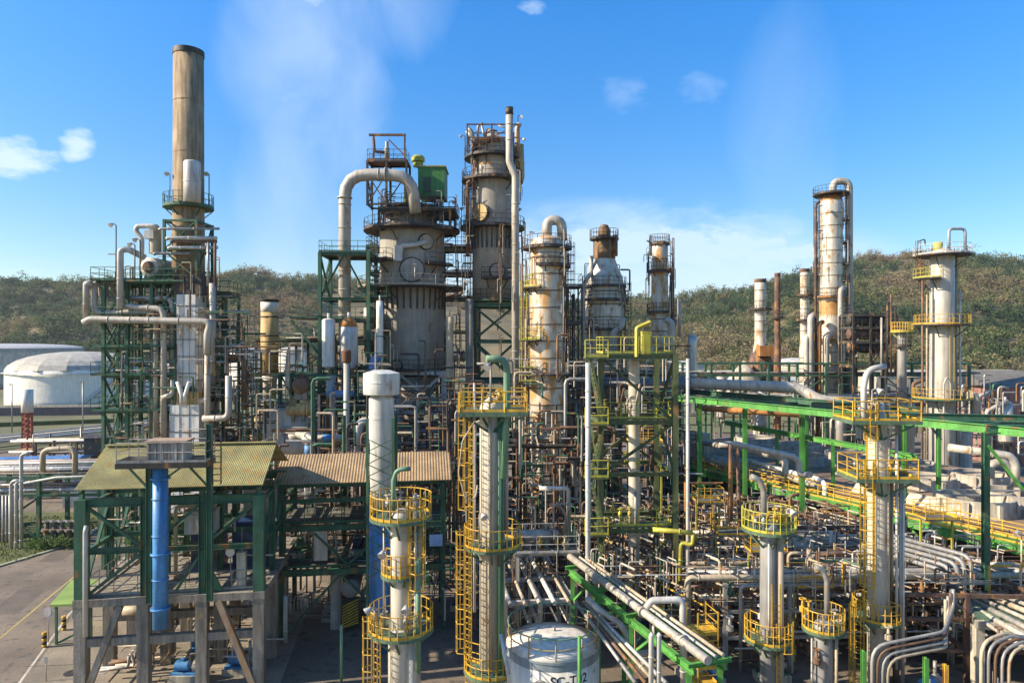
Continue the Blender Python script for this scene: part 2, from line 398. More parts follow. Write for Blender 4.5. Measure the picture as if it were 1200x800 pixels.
for args in ((-.735,.268,.09,.04,n2,.2,.9,.32), (-.638,.288,.034,.034,n2,.18,.85,.32), (.2,.08,.44,.14,n1,.08,.6,.3), (.20,.135,.36,.045,n2,.14,.75,.24), (.3,.09,.3,.05,n2,.16,.7,.24), (.55,.08,.3,.05,n1,.33,.3,.3),
             (.165,.366,.05,.04,n2,.24,.2,.4), (.28,.37,.05,.035,n2,.24,.2,.4), (-.29,.498,.03,.012,n2,.25,.5,.3), (-.74,.10,.12,.03,n2,.33,.35,.3), (.03,.49,.03,.015,n2,.25,.4,.3),
             (-.30,.42,.15,.24,n3,.12,.42,.5), (-.33,.22,.09,.26,n3,.10,.34,.5), (-.22,.5,.17,.13,n3,.16,.38,.5), (-.31,.36,.09,.2,n2,.12,.30,.5), (.40,.32,.10,.25,n3,.2,.14,.5), (-.34,.33,.06,.10,n3,.12,.25,.5)):
    c = cloud(*args); tot = c if tot is None else wm('MAXIMUM', tot, c)
tot = wm('MULTIPLY', tot, front)
mx = N.new('ShaderNodeMix'); mx.data_type = 'RGBA'; Lk.new(tot, mx.inputs[0])
er = N.new('ShaderNodeMapRange'); er.inputs['From Min'].default_value = 0; er.inputs['From Max'].default_value = .42; er.inputs['To Min'].default_value = .56; er.inputs['To Max'].default_value = 1.0; Lk.new(sep.outputs[2], er.inputs['Value'])
em = N.new('ShaderNodeMix'); em.data_type = 'RGBA'; em.blend_type = 'MULTIPLY'; em.inputs[0].default_value = 1; Lk.new(hs.outputs[0], em.inputs[6]); Lk.new(er.outputs[0], em.inputs[7]); Lk.new(em.outputs[2], mx.inputs[6]); mx.inputs[7].default_value = (3.0, 3.7, 4.4, 1)
Lk.new(mx.outputs[2], bg.inputs['Color'])
sc.view_settings.view_transform = 'Standard'; sc.view_settings.look = 'None'; sc.view_settings.gamma = 1; sc.view_settings.exposure = EXPOSURE
sc.cycles.use_denoising = True; sc.cycles.max_bounces = 6; sc.cycles.diffuse_bounces = 4; sc.cycles.glossy_bounces = 3

# ------------------------------------------------------------------ ground, road, hills
GM = mat('plant_paving', (.19,.155,.12), .9, var=.45, scale=.12, streak=0, rust=.35, rcol=(.05,.04,.03), fine=.25, bump=.3)
PLM = mat('dry_plain', (.15,.14,.065), 1, var=.5, scale=.03, streak=0, fine=.2, rust=.4, rcol=(.06,.09,.03))
ASP = mat('road_asphalt', (.20,.165,.135), .9, var=.4, scale=.22, streak=0, fine=.3, bump=.3, rust=.3, rcol=(.05,.045,.04))
YLN = mat('yellow_road_paint', (.48,.36,.10), .8, streak=0, fine=.4)
WLN = mat('white_road_paint', (.55,.53,.48), .8, streak=0, fine=.4)
KRB = mat('kerb_stone', (.36,.38,.30), .9, streak=0, fine=.2)
GRS = mat('lawn_soil', (.10,.12,.035), 1, streak=0, fine=.35, var=.4)
MB().add([V((-1800,-200,0)),V((1800,-200,0)),V((1800,2600,0)),V((-1800,2600,0))], [[0,1,2,3]]).build('ground', GM, kind='structure')
MB().add([V((-900,125,.004)),V((-62,125,.004)),V((-62,150,.004)),V((60,150,.004)),V((900,150,.004)),V((900,900,.004)),V((-900,900,.004))], [[0,1,2,3,4,5,6]]).build('plain', PLM, kind='structure')
def sheet(L, Rr, z, name, m):
    mb = MB(); n = len(L); mb.add([V((x,y,z)) for x,y in L]+[V((x,y,z)) for x,y in Rr], [[i, i+1, n+i+1, n+i][::-1] for i in range(n-1)]); return mb.build(name, m, kind='structure')
rl = [(-52,24),(-50.5,50),(-45.6,60.4),(-43.0,68),(-47,85),(-53,112)]; rr_ = [(-24.5,24),(-28.6,40),(-32.2,50),(-35.3,62),(-41,85),(-47.5,112)]
sheet(rl, rr_, .008, 'road', ASP)
def off(line, d): return [(x+d, y) for x, y in line]
sheet([(-31.2,30),(-33.6,41.6),(-36.2,53),(-38.2,62),(-42,72)], [(-31.08,30),(-33.45,41.6),(-36.05,53),(-38.05,62),(-41.9,72)], .012, 'road_centre_line', YLN)
sheet(off(rr_,-.35), off(rr_,-.2), .012, 'road_edge_line', WLN)
CPD = mat('yard_concrete', (.27,.235,.19), .9, var=.4, scale=.3, streak=0, fine=.25, rust=.3, rcol=(.10,.085,.07), bump=.2)
sheet([(-24.6,24),(-28.55,39.5),(-32.0,49.6),(-35.1,62)], [(-12,24),(-13.5,39.5),(-15,49.6),(-17,62)], .006, 'yard', CPD)
for k in range(5): sheet([(-30.0-.62*k,42.0+3.4*k),(-30.0-.62*k,42.06+3.4*k)], [(-14,43.5+3.4*k),(-14,43.56+3.4*k)], .013, 'yard_joint', mat('joint_tar',(.06,.055,.05),.9))
for k, (x, y, l, w_) in enumerate(((-38.5,50,5,2.2),(-36,57,4,1.6),(-43,62,5,2),(-31.5,38,3,1.4))): sheet([(x,y),(x-.25*l,y+l)], [(x+w_,y+.2),(x+w_-.25*l,y+l)], .010, 'road_patch', mat('road_patching',(.13,.11,.095),.9,fine=.3,streak=0))
for k, (x, y) in enumerate(((-36.6,46.5),(-26.6,41.2))): MB().lathe((x,y,.014), [(.42,0),(.42,.02)], 20).build('drain_cover', DST, None, ['round iron drain cover in the road','round iron drain cover in the yard before the shelter'][k], 'drain cover')
kb = MB()
for a, b in zip(rl, rl[1:]): kb.bar(V((a[0]-.1,a[1],.06)), V((b[0]-.1,b[1],.06)), .35, .14)
kb.build('road_kerb', KRB, kind='structure')
sheet([(-90,50),(-90,60),(-90,68),(-90,80)], [(-51.2,50),(-46.2,60.4),(-43.6,68),(-46.4,80)], .012, 'lawn', GRS)
g = MB()
for i in range(5200):
    y = R.uniform(54,78); x = R.uniform(-66,-44.2 if y > 62 else -48); h = R.uniform(.1,.35); a = R.uniform(0,6.28); p = V((x,y,.012)); t = V((math.cos(a),math.sin(a),0))*.06
    g.add([p-t, p+t, p+V((R.uniform(-.1,.1),R.uniform(-.1,.1),h))], [[0,1,2]])
GBM = mat('grass_blades', (.12,.16,.04), .9, streak=0, var=.4)
g.build('grass', GBM, kind='stuff')
# ridge: height of the hill line for a bearing
RX = [-500,0,60,150,240,290,330,370,450,550,640,690,740,800,850,900,950,1000,1050,1100,1150,1200,1700]
RY = [338,333,337,336,331,324,331,329,337,352,356,354,350,350,343,332,318,308,301,298,302,308,330]
rng = np.random.default_rng(5)
def vnoise(x, y, s, seed):
    g = np.random.default_rng(seed).random((64,64)); x = x/s+100; y = y/s+100
    xi = np.floor(x).astype(int); yi = np.floor(y).astype(int); fx = x-xi; fy = y-yi; fx = fx*fx*(3-2*fx); fy = fy*fy*(3-2*fy)
    a = g[xi%64,yi%64]*(1-fx)+g[(xi+1)%64,yi%64]*fx; b = g[xi%64,(yi+1)%64]*(1-fx)+g[(xi+1)%64,(yi+1)%64]*fx; return a*(1-fy)+b*fy
YR = 600.
def hz_(x, y):
    px = 600+800*x/np.maximum(y, 50); top = 20+(400-np.interp(px, RX, RY))*YR/800
    y0 = np.interp(px, [0,400,800,1200], [330,330,300,260]); t = np.clip((y-y0)/(YR-y0), 0, 1.25)
    t = np.where(t > 1, 1-(t-1)*.5, t); s = t**1.15
    return top*s + (vnoise(x,y,60,1)-.5)*26*s*np.clip(1.15-t,0,1)*1.6 + (vnoise(x,y,22,2)-.5)*5*np.clip(t*3,0,1) - .6*(t <= 0)
xs = np.linspace(-640, 640, 170); ys = np.linspace(235, 740, 80); X, Yg = np.meshgrid(xs, ys); Z = hz_(X, Yg)
vs = np.stack([X.ravel(), Yg.ravel(), Z.ravel()], 1); nx, ny = len(xs), len(ys)
me = bpy.data.meshes.new('hills'); me.from_pydata(vs.tolist(), [], [[j*nx+i, j*nx+i+1, (j+1)*nx+i+1, (j+1)*nx+i] for j in range(ny-1) for i in range(nx-1)])
me.polygons.foreach_set('use_smooth', [True]*len(me.polygons)); me.materials.append(mat('hill_soil', (.15,.125,.065), 1, var=.4, scale=.05, streak=0)); me.update()
tag(bpy.data.objects.new('hills', me), kind='structure'); COL.objects.link(bpy.data.objects['hills'])
def leaf_mesh(name, C, Sz, tone, per, leaf, kind, m):
    """trees as many leaf-clump faces: C centres, Sz crown radius, tone colour per tree"""
    n = len(C); d = rng.normal(size=(n,per,3)); d /= np.linalg.norm(d, axis=2, keepdims=True)
    lobes = rng.normal(size=(n,5,3)); lobes /= np.linalg.norm(lobes, axis=2, keepdims=True); lobes *= .55
    pick = rng.integers(0,5,size=(n,per)); base = np.take_along_axis(lobes, pick[...,None].repeat(3,2), 1)
    p = base + d*(rng.random((n,per,1))**.4)*.55; p[...,2] *= .9
    p = C[:,None]+p*Sz[:,None,None]
    t = rng.normal(size=(n,per,3)); t /= np.linalg.norm(t, axis=2, keepdims=True); b = np.cross(t, d+.3*rng.normal(size=d.shape)); b /= np.linalg.norm(b, axis=2, keepdims=True)+1e-6
    s = leaf*(.6+.8*rng.random((n,per,1)))*(Sz[:,None,None]/4.5)**.5
    q = np.stack([p-t*s-b*s*.7, p+t*s*.9-b*s, p+t*s+b*s*.6, p-t*s*.8+b*s], 2).reshape(-1,3)
    k = n*per; me = bpy.data.meshes.new(name); me.vertices.add(4*k); me.loops.add(4*k); me.polygons.add(k)
    me.vertices.foreach_set('co', q.astype(np.float32).ravel()); me.loops.foreach_set('vertex_index', np.arange(4*k, dtype=np.int32))
    me.polygons.foreach_set('loop_start', np.arange(0,4*k,4,dtype=np.int32)); me.polygons.foreach_set('loop_total', np.full(k,4,np.int32))
    a = me.attributes.new('tone', 'FLOAT_COLOR', 'POINT')
    tt = (tone[:,None,None,:]*(.85+.3*rng.random((n,per,1,1)))).repeat(4,2).reshape(-1,3); a.data.foreach_set('color', np.concatenate([tt, np.ones((len(tt),1))],1).astype(np.float32).ravel())
    me.materials.append(m); me.update(); return me
LF = bpy.data.materials.new('foliage'); LF.use_nodes = True; _n = LF.node_tree.nodes; _a = _n.new('ShaderNodeAttribute'); _a.attribute_name = 'tone'
LF.node_tree.links.new(_a.outputs['Color'], _n['Principled BSDF'].inputs['Base Color']); _n['Principled BSDF'].inputs['Roughness'].default_value = .8
_t = _n.new('ShaderNodeBsdfTranslucent'); _mx = _n.new('ShaderNodeMixShader'); _mx.inputs[0].default_value = .35; _l = LF.node_tree.links
_l.new(_a.outputs['Color'], _t.inputs['Color']); _l.new(_n['Principled BSDF'].outputs[0], _mx.inputs[1]); _l.new(_t.outputs[0], _mx.inputs[2]); _l.new(_mx.outputs[0], _n['Material Output'].inputs['Surface'])
M_ = 10500; yy = np.sqrt(rng.uniform(265**2, 640**2, M_)); pp = rng.uniform(-70, 1270, M_); xx = (pp-600)/800*yy; zz = hz_(xx, yy)
keep = (zz > 1.5) & ~((pp > 375) & (pp < 610) & (yy < 560)) & (vnoise(xx,yy,30,9)+.25*rng.random(M_) > .27)
xx, yy, zz, pp = xx[keep], yy[keep], zz[keep], pp[keep]
sz = np.clip(rng.lognormal(1.33, .32, len(xx)), 2.2, 8); dry = vnoise(xx,yy,55,4)*.7+vnoise(xx,yy,17,6)*.3+rng.normal(0,.09,len(xx))
pal = np.array([(.05,.08,.026),(.10,.13,.04),(.165,.165,.055),(.225,.18,.08),(.25,.18,.095)])
ti = np.clip((dry-.18)*7, 0, 4.99).astype(int); tone = pal[ti]*rng.uniform(.8,1.15,(len(xx),1))
tag(bpy.data.objects.new('hillside_forest', leaf_mesh('hillside_forest', np.stack([xx,yy,zz+sz*.75],1), sz, tone, 150, .29, 'stuff', LF)), kind='stuff', label='dense mixed green and dry brown woodland covering the hills', cat='forest')
COL.objects.link(bpy.data.objects['hillside_forest'])
def tree(c, h, r, tone, label, name='leafy_tree', cat='tree', per=900, leaf=.3, group=None):
    c = V(c); root = thing(name, label, cat, c, group); mb = MB(); top = c+V((0,0,h-r))
    mb.tube([c-V((0,0,.1)), c.lerp(top,.5)+V((.1*r,0,0)), top], [r*.09, r*.07, r*.04], 8)
    for k in range(5):
        a = k*1.3+R.random(); mb.tube([c.lerp(top,.55+.08*k), top+V((math.cos(a)*r*.55, math.sin(a)*r*.55, r*R.uniform(-.2,.5)))], [r*.045, r*.015], 6)
    mb.build('trunk', BRN, root)
    cs = np.array([tuple(top-c + V((R.uniform(-.5,.5)*r, R.uniform(-.5,.5)*r, R.uniform(-.35,.55)*r))) for _ in range(6)])
    o = bpy.data.objects.new('crown', leaf_mesh('crown', cs, np.full(6, r*.75), np.array([tone]*6)*np.array([[R.uniform(.8,1.25)] for _ in range(6)]), per//6, leaf, '', LF)); COL.objects.link(o); o.parent = root; LOC[o.name] = c
    return root

# ------------------------------------------------------------------ tank farm and far background
def tank(c, r, h, dome, label, roof=None, shell=None, group=None, stair=None, facets=16):
    c = V(c); root = thing('storage_tank', label, 'storage tank', c, group)
    prof = [(r,0)]; z = 0
    while z+2.4 < h-.5: z += 2.4; prof += [(r,z-.05),(r+.03,z-.05),(r+.03,z),(r,z)]
    prof += [(r,h)]
    MB().lathe(c, prof, 64).build('shell', shell or WHT, root)
    rp = [(r+.25,h-.25),(r+.25,h+.06)]+[(r*math.cos(t*math.pi/12)*1.0, h+.06+dome*math.sin(t*math.pi/12)) for t in range(1,6)]+[(.01,h+.06+dome)]
    rf = MB().lathe(c, rp, facets)
    if facets < 30: rf.sm = [False]*len(rf.sm)
    rf.build('roof', roof or mat('tank_roof', (.40,.39,.36), .7, streak=0, rust=.15), root)
    MB().sector(c, r+.3, r+.9, h-1.0, h-.9).build('wind_girder', LGY, root)
    if stair is not None:
        st = MB(); pts = [c+V(((r+.5)*math.cos(rad(stair+k*4)), (r+.5)*math.sin(rad(stair+k*4)), h*k/10)) for k in range(11)]
        for a, b in zip(pts, pts[1:]): st.bar(a, b, .8, .1)
        st.tube([p+V((0,0,1.1)) for p in pts], .06, 5); st.build('stair', GRY, root)
    return root
tank((-138+.0,218,0), 19.5, 11.4, 5.4, 'broad white storage tank with a low faceted grey dome roof', stair=300, shell=mat('clean_white',(.80,.79,.76),.5,var=.06,streak=.1))
tank((-230,310,0), 30, 17, 2, 'distant pale grey tank rising behind the domed white tank', roof=LGY, shell=LGY, facets=48)
tank((-170,330,0), 24, 8, 1, 'flat white tank half hidden behind the domed tank', roof=LGY, facets=48)
tank((-150,258,0), 15, 9.5, .8, 'white tank with a flat roof beside the green scaffold', roof=WHT, facets=48, stair=290)
tank((-113,290,0), 6.8, 15.6, 2.0, 'small white dome roofed tank standing left of the ochre stack', facets=40)
tank((-93,290,0), 6.6, 15.6, 2.1, 'small white dome roofed tank standing right of the ochre stack', facets=40)
tank((112,270,0), 7.5, 12, 1.5, 'pale round tank at the foot of the wooded hill', roof=LGY, shell=CNL, facets=32)
tank((75,300,0), 9, 10, 1.5, 'low cream tank seen far behind the pipe bridge', roof=LGY, shell=WHT, facets=32)
# bund walls, conveyor-like pipe tracks and the red mast
def wall(a, b, h, t, m, label, name='wall', cat='wall'): return MB().bar(V((a[0],a[1],h/2)), V((b[0],b[1],h/2)), t, h).build(name, m, None, label, cat)
wall((-190,196),(-108,198), 1.6, .5, CNL, 'low pale bund wall in front of the domed white tank')
wall((-190,178),(-112,186), 2.2, .6, mat('dark_bund',(.05,.055,.08),.9), 'long dark bund wall below the domed white tank', 'bund_wall')
wall((-150,150),(-92,172), 1.0, 3.0, GRS, 'grass topped earth bank running towards the tanks', 'earth_bank', 'bank')
for i in range(7):
    o = [0,1.1,2.2,4.6,6.4,7.4,9.6][i]; w_ = [.25,.3,.25,1.6,.3,.35,.9][i]
    a, b = V((-112+o*.4,118-o*1.5,1.2+.1*i)), V((-86+o*1.3,166-o*1.5,1.2+.1*i))
    MB().bar(a, b, w_, .3 if w_ > .8 else w_).build('ground_pipe_track', [GRY,LGY,GRY,CNL,DST,LGY,GRY][i], None, ['thin grey','pale slim','grey middle','broad pale slab topped','dark','light grey','wide grey trough'][i]+' pipe track running diagonally towards the tank farm', 'pipe track')
mst = thing('lattice_mast', 'red lattice mast with a white top in front of the tank farm', 'mast', P(32,524,118))
c0 = P(32,524,118); zt = zy(483,118)-c0.z; mb = MB()
for a in range(4): mb.tube([c0+V((math.cos(a*1.571+.785)*.8,math.sin(a*1.571+.785)*.8,-2)), c0+V((math.cos(a*1.571+.785)*.7,math.sin(a*1.571+.785)*.7,zt))], .14, 5)
for k in range(7):
    for a in range(4):
        e = lambda q, z: c0+V((math.cos(q*1.571+.785)*.75,math.sin(q*1.571+.785)*.75,z)); mb.bar(e(a,zt*k/7), e(a+1,zt*(k+1)/7), .16); mb.bar(e(a,zt*k/7), e(a+1,zt*k/7), .16)
mb.build('lattice', mat('mast_red',(.42,.10,.05),.7), mst); MB().cyl(c0+V((0,0,zt)), c0+V((0,0,zt+4)), .9, 12).build('top_section', WHT, mst)
for i, (px, y0, y1, Y) in enumerate(((14,450,520,150),(97,447,530,140),(95,500,535,110))):
    p = P(px, y1, Y); p.z = 0; lamp(p, zy(y0,Y), ['tall slim lamp post left of the red mast','tall slim lamp post at the right edge of the domed tank','short lamp post among the pale pipe tracks'][i], r=.14)
def shed(c, ang, L, D, h, ridge, wm_, rm_, label, name='shed', cat='shed', wins=0):
    F = Fr((c[0],c[1]), ang); z = c[2]; root = thing(name, label, cat, c)
    MB().box(F(L/2,D/2,z+h/2), L, D, h, F.ang).build('wall', wm_, root)
    mb = MB(); e = .5
    a, b, t = [F(x,-e,z+h) for x in (-e,L+e)], [F(x,D+e,z+h) for x in (-e,L+e)], [F(x,D/2,z+h+ridge) for x in (-e,L+e)]
    mb.add(a+t+b, [[0,1,3,2],[2,3,5,4],[0,2,4],[1,5,3],[0,4,5,1]]); mb.build('roof', rm_, root)
    for k in range(wins):
        MB().box(F(L*(k+.5)/wins,-.03,z+h*.6), L/wins*.5, .08, h*.25, F.ang).build('window', GLS, root)
    return root
shed((-74,92,0), 10, 13, 7, 3.2, .6, WHT, mat('blue_roof',(.10,.22,.42),.6), 'long low building with a blue roof beyond the left pipe rack', 'long_building', 'building', 6)
shed((-64,102,0), 10, 5, 4, 5.6, .3, DST, DST, 'dark box shaped housing above the blue roof', 'plant_housing', 'housing')
shed((-54,82,0), 10, 4, 5, 4.2, .3, mat('pale_blue_wall',(.45,.52,.62),.6), LGY, 'pale blue cabin beside the yellow roofed shelter', 'cabin', 'cabin')
shed((-53,92,0), 10, 10, 8, 4.6, 1.2, LGY, mat('lime_roof',(.40,.42,.12),.7), 'low shelter with a dull lime roof behind the yellow roof', 'low_shelter', 'shelter')
shed((78,112,0), -8, 20, 12, 12.5, 2.6, mat('rose_render',(.40,.20,.15),.8,streak=.5), mat('slate_roof',(.16,.155,.15),.8), 'old building with grey roof and faded red wall at the foot of the hill', 'old_building', 'building', 5)
shed((84.5,108,0), -8, 14, 3.4, 11.2, .4, mat('sea_green_render',(.26,.40,.32),.8,streak=.5), mat('slate_roof',(.1,.1,.1)), 'sea green annex in front of the old grey roofed building', 'green_annex', 'building', 4)
shed((88,165,0), 2, 36, 8, 12.5, .5, CNL, CNL, 'long pale concrete building behind the ladder column', 'concrete_building', 'building', 8)
shed((68,210,0), 2, 26, 8, 8, .8, WHT, LGY, 'white low building far behind the dark tower frame', 'white_building', 'building', 8)
shed((44,190,0), 2, 34, 8, 11, .8, CNL, CNL, 'pale block seen through the green pipe bridge', 'pale_block', 'building', 8)
for i, (px, Y, h, r, tn) in enumerate(((872,240,9,5.5,(.10,.15,.04)),(845,230,7,4,(.12,.16,.04)),(1150,230,10,6,(.07,.11,.03)),(1060,250,9,5,(.11,.13,.05)),(1195,200,9,5.5,(.06,.09,.03)),(20,275,8,5,(.10,.14,.04)),(250,250,9,5,(.08,.11,.03)),(275,300,12,6,(.06,.09,.03)))):
    tree(((px-600)*Y/800, Y, 0), h, r, tn, ['bright green tree at the foot of the right hill','small bright tree beside the pale tank','broad dark tree behind the old building','olive tree behind the dark tower frame','dark tree at the far edge behind the sea green annex','olive tree behind the domed tank','leafy tree just behind the heater structure','dark tall tree left of the small dome tanks'][i], per=700, leaf=.5)

# aerial haze over the valley
hz = MB().add([V((x,y,z)) for z in (-1.2,112) for y in (-30,760) for x in (-700,700)], [[0,2,3,1],[4,5,7,6],[0,1,5,4],[1,3,7,5],[3,2,6,7],[2,0,4,6]])
HM = bpy.data.materials.new('haze_air'); HM.use_nodes = True; _h = HM.node_tree.nodes; _h.remove(_h['Principled BSDF']); _p = _h.new('ShaderNodeVolumePrincipled'); _p.inputs['Density'].default_value = .0001; _p.inputs['Color'].default_value = (.86,.92,1,1); _p.inputs['Anisotropy'].default_value = .3
HM.node_tree.links.new(_p.outputs[0], _h['Material Output'].inputs['Volume']); hz.build('haze', HM, kind='stuff')
# ------------------------------------------------------------------ yellow roofed shelter (left foreground)
def corr_roof(name, m, root, p00, p10, p01, p11, n, amp=.03):
    """corrugated sheet: p00-p10 along the eave, p01-p11 along the ridge"""
    mb = MB(); up = V((0,0,1)); vs = []; th = .03
    for i in range(n*2+1):
        u = i/(n*2); q = amp if i % 2 else -amp
        a, b = p00.lerp(p10, u)+up*q, p01.lerp(p11, u)+up*q; vs += [a, b, a-up*th, b-up*th]
    fs = []
    for i in range(n*2):
        a, b = 4*i, 4*i+4; fs += [[a,b,b+1,a+1],[a+2,a+3,b+3,b+2],[a,a+2,b+2,b],[a+1,b+1,b+3,a+3]]
    fs += [[0,1,3,2],[8*n,8*n+2,8*n+3,8*n+1]]
    return mb.add(vs, fs).build(name, m, root)
YRF = mat('yellow_roof_sheet', (.38,.32,.11), .7, var=.4, streak=0, scale=.7, fine=.3, rust=.32, rcol=(.28,.15,.04)); TRF = mat('tan_roof_sheet', (.38,.25,.12), .75, var=.35, streak=0, scale=.7, fine=.25, rust=.25)
F1 = Fr((-24.25,38.5), 8)
s1 = thing('process_shelter', 'green framed two storey shelter with a yellow corrugated roof on concrete columns', 'shelter', F1(4.8,3.5,0))
A1 = [0,3.3,6.45,9.6]; B1 = [0,3.6,7.2]
for a in A1:
    for b in B1: MB().box(F1(a,b,2.55), .62, .62, 5.1, F1.ang).build('concrete_column', CON, s1)
MB().box(F1(4.8,5.6,5.32), 10.3, 11.9, .42, F1.ang).build('deck', CON, s1)
for z, m in ((3.05, CON),):
    for b in B1: MB().box(F1(4.8,b-.002,z), 9.6, .4, .45, F1.ang).build('lower_beam', m, s1)
MB().bar(F1(2.1,-.2,5.1), F1(.3,-.25,.2), .34).build('raking_strut', CON, s1); MB().bar(F1(7.4,-.2,5.1), F1(9.3,-.25,.2), .34).build('raking_strut', mat('rusty_concrete',(.36,.28,.20),.9,rust=.5,streak=.4), s1)
for a in A1:
    for b in B1+[11]:
        wd = .6 if a in (0,9.6) and b == 0 else .34
        (MB().bar if wd > .5 else MB().ibeam)(F1(a,b,5.53), F1(a,b,11.1 if b < 8 else 9), wd, wd, F1.w).build('post', GRN, s1)
for b in B1:
    for z, h in ((10.9,.5),(8.15,.3)):
        MB().ibeam(F1(-.2,b+.003,z), F1(9.8,b+.003,z), .3, h).build('beam', GRN, s1)
for a in A1:
    for z in (10.6,8.0): MB().bar(F1(a,.2,z), F1(a,10.9,z), .22).build('beam', GRN, s1)
for a0, z0, a1, z1 in ((.3,10.6,3.2,8.3),(6.6,8.3,9.4,10.6),(.3,5.7,3.2,8),(6.5,8,5,5.7),(3.4,8.2,6.3,10.6)): MB().bar(F1(a0,.02,z0), F1(a1,.02,z1), .16).build('brace', GRN, s1)
for b0, b1 in ((.2,3.5),(3.7,7.1)):
    for a in (0,9.6): MB().bar(F1(a,b0,5.7), F1(a,b1,10.4), .16).build('brace', GRN, s1)
MB().add([F1(6.9,-.05,5.6), F1(6.2,-.05,7.9), F1(6.45,-.05,7.9), F1(7.6,-.05,5.6), F1(6.9,.05,5.6), F1(6.2,.05,7.9), F1(6.45,.05,7.9), F1(7.6,.05,5.6)], [[0,3,2,1],[4,5,6,7],[0,1,5,4],[1,2,6,5],[2,3,7,6],[3,0,4,7]]).build('gusset', GRN, s1)
ev = lambda a: F1(a,-.45,11.75); rg = lambda a: F1(a,3.5,13.55); bk = lambda a: F1(a,7.6,11.75)
rf = corr_roof('roof', YRF, s1, ev(-.2), ev(9.9), rg(-.2), rg(9.9), 96, .014); corr_roof('rear_roof', YRF, s1, bk(-.2), bk(9.9), rg(-.2)-V((0,0,.01)), rg(9.9)-V((0,0,.01)), 96, .014)
MB().bar(F1(-.2,3.5,13.63), F1(9.9,3.5,13.63), .4, .06).build('ridge_cap', YRF, rf)
for a in (0,3.3,6.45,9.6):
    MB().bar(F1(a,-.3,11.5), F1(a,3.5,13.3), .14).build('rafter', GRN, s1); MB().bar(F1(a,0,11.1), F1(a,0,11.75), .2).build('post', GRN, s1)
MB().bent([F1(.42,-.4,9.7), F1(.42,-.55,9.4), F1(.42,-.55,3.6)], .13, .3, 10).build('downpipe', LGY, s1)
rl_ = MB(); o = rails([F1(.3,11,5.55), F1(.3,.2,5.55), F1(9.3,.2,5.55)], GRY, s1)
c_ = V((-29.5,47,0)); cn = thing('lime_canopy', 'small lime green canopy on thin posts beside the road', 'canopy', c_)
MB().prism([(-30.4,44.9),(-27.7,45.2),(-28.7,49.9),(-32.0,49.6)], 2.55, 2.7).build('roof', mat('lime_canopy_sheet',(.26,.36,.07),.6,streak=0), cn)
for x, y in ((-30.1,45.1),(-31.7,49.4),(-28.0,45.4)): MB().bar(V((x,y,0)), V((x,y,2.545)), .13).build('post', GRN, cn)
MB().bar(V((-30.0,45.2,.1)), V((-28.2,45.35,1.0)), .12).build('brace', GRN, cn)
# lifted platform with its housing in front of the roof
F2 = Fr((P(140,545,37).x, 36.6), 6)
ep = thing('elevated_platform', 'railed steel platform on two green posts in front of the yellow roof', 'platform', F2(2.3,.7,5.5))
for a in (1.35,4.55): MB().ibeam(F2(a,1.0,5.55), F2(a,1.0,15.4 if a > 3 else 13.2), .3, .3, F2.w).build('post', GRN, ep)
dk = MB().box(F2(2.35,.75,13.3), 4.7, 1.6, .28, F2.ang).build('deck', DST, ep)
rails([F2(.05,0,13.44), F2(4.65,0,13.44), F2(4.65,1.5,13.44), F2(.05,1.5,13.44)], GRY, dk, True)
for a0, a1 in ((1.3,.2),(1.5,3.2),(4.5,3.4)): MB().bar(F2(a0,.95,11.9), F2(a1,.95,13.15), .1).build('brace', GRN, ep)
lad = MB()
for s in (4.95,5.4): lad.bar(F2(s,.2,12.2), F2(s,.2,15.2), .06)
for k in range(9): lad.bar(F2(4.95,.2,12.4+.33*k), F2(5.4,.2,12.4+.33*k), .05)
lad.build('ladder', DST, ep)
bx = thing('filter_housing', 'stained white ribbed housing standing on the railed steel platform', 'housing', F2(2.4,.8,13.45)); DWT = mat('dirty_white_box',(.50,.48,.45),.7,streak=.6,rust=.25,rcol=(.25,.14,.08))
MB().box(F2(2.5,.8,14.0), 2.0, 1.1, 1.05, F2.ang).build('body', DWT, bx); MB().box(F2(2.5,.8,14.56), 2.2, 1.3, .1, F2.ang).build('lid', mat('box_lid',(.42,.30,.22),.8), bx)
for k in range(6): MB().box(F2(1.6+.36*k,.24,14.0), .07, .06, 1.0, F2.ang).build('rib', DWT, bx)
pipe([P(188,546,37.8), P(188,735,37.8)], .40, BLU, 'thick bright blue vertical pipe passing through the shelter deck', n=20, flanges=[(P(188,648,37.8),(0,0,1)),(P(188,560,37.8),(0,0,1)),(P(188,712,37.8),(0,0,1))])
# contents of the shelter
def cabinet(c, sx, sy, sz, ang, m, label, lid=None, name='cabinet', cat='cabinet', window=False):
    r = thing(name, label, cat, c); z = c[2]; F = Fr((c[0],c[1]), ang)
    MB().box(F(0,0,z+sz/2), sx, sy, sz, F.ang).build('body', m, r); MB().box(F(0,0,z+sz+.05), sx*1.06, sy*1.06, .1, F.ang).build('lid', lid or m, r)
    if window:
        for k in (-1,1): MB().box(F(k*sx*.24,-sy/2-.02,z+sz*.55), sx*.4, .05, sz*.6, F.ang).build('window', GLS, r)
    else:
        MB().box(F(0,-sy/2-.02,z+sz*.5), sx*.8, .04, sz*.8, F.ang).build('door', m, r)
    return r
cabinet(F1(5.6,3.0,8.3), 1.7, 1.6, 1.3, 8, LGY, 'white air handling box hung at mid height in the shelter', CRM)
cabinet(F1(5.6,4.4,5.55), 1.8, 1.6, 2.4, 8, DBL, 'dark blue control cabin with white windows inside the shelter', LGY, window=True)
cabinet(F1(8.2,5,5.55), 2.4, 1.4, 2.8, 8, DBL, 'dark blue machine casing at the right of the shelter')
cabinet(F1(8.3,6.5,8.3), 2.2, .4, 2.2, 8, GRY, 'grey panel standing at the back of the shelter')
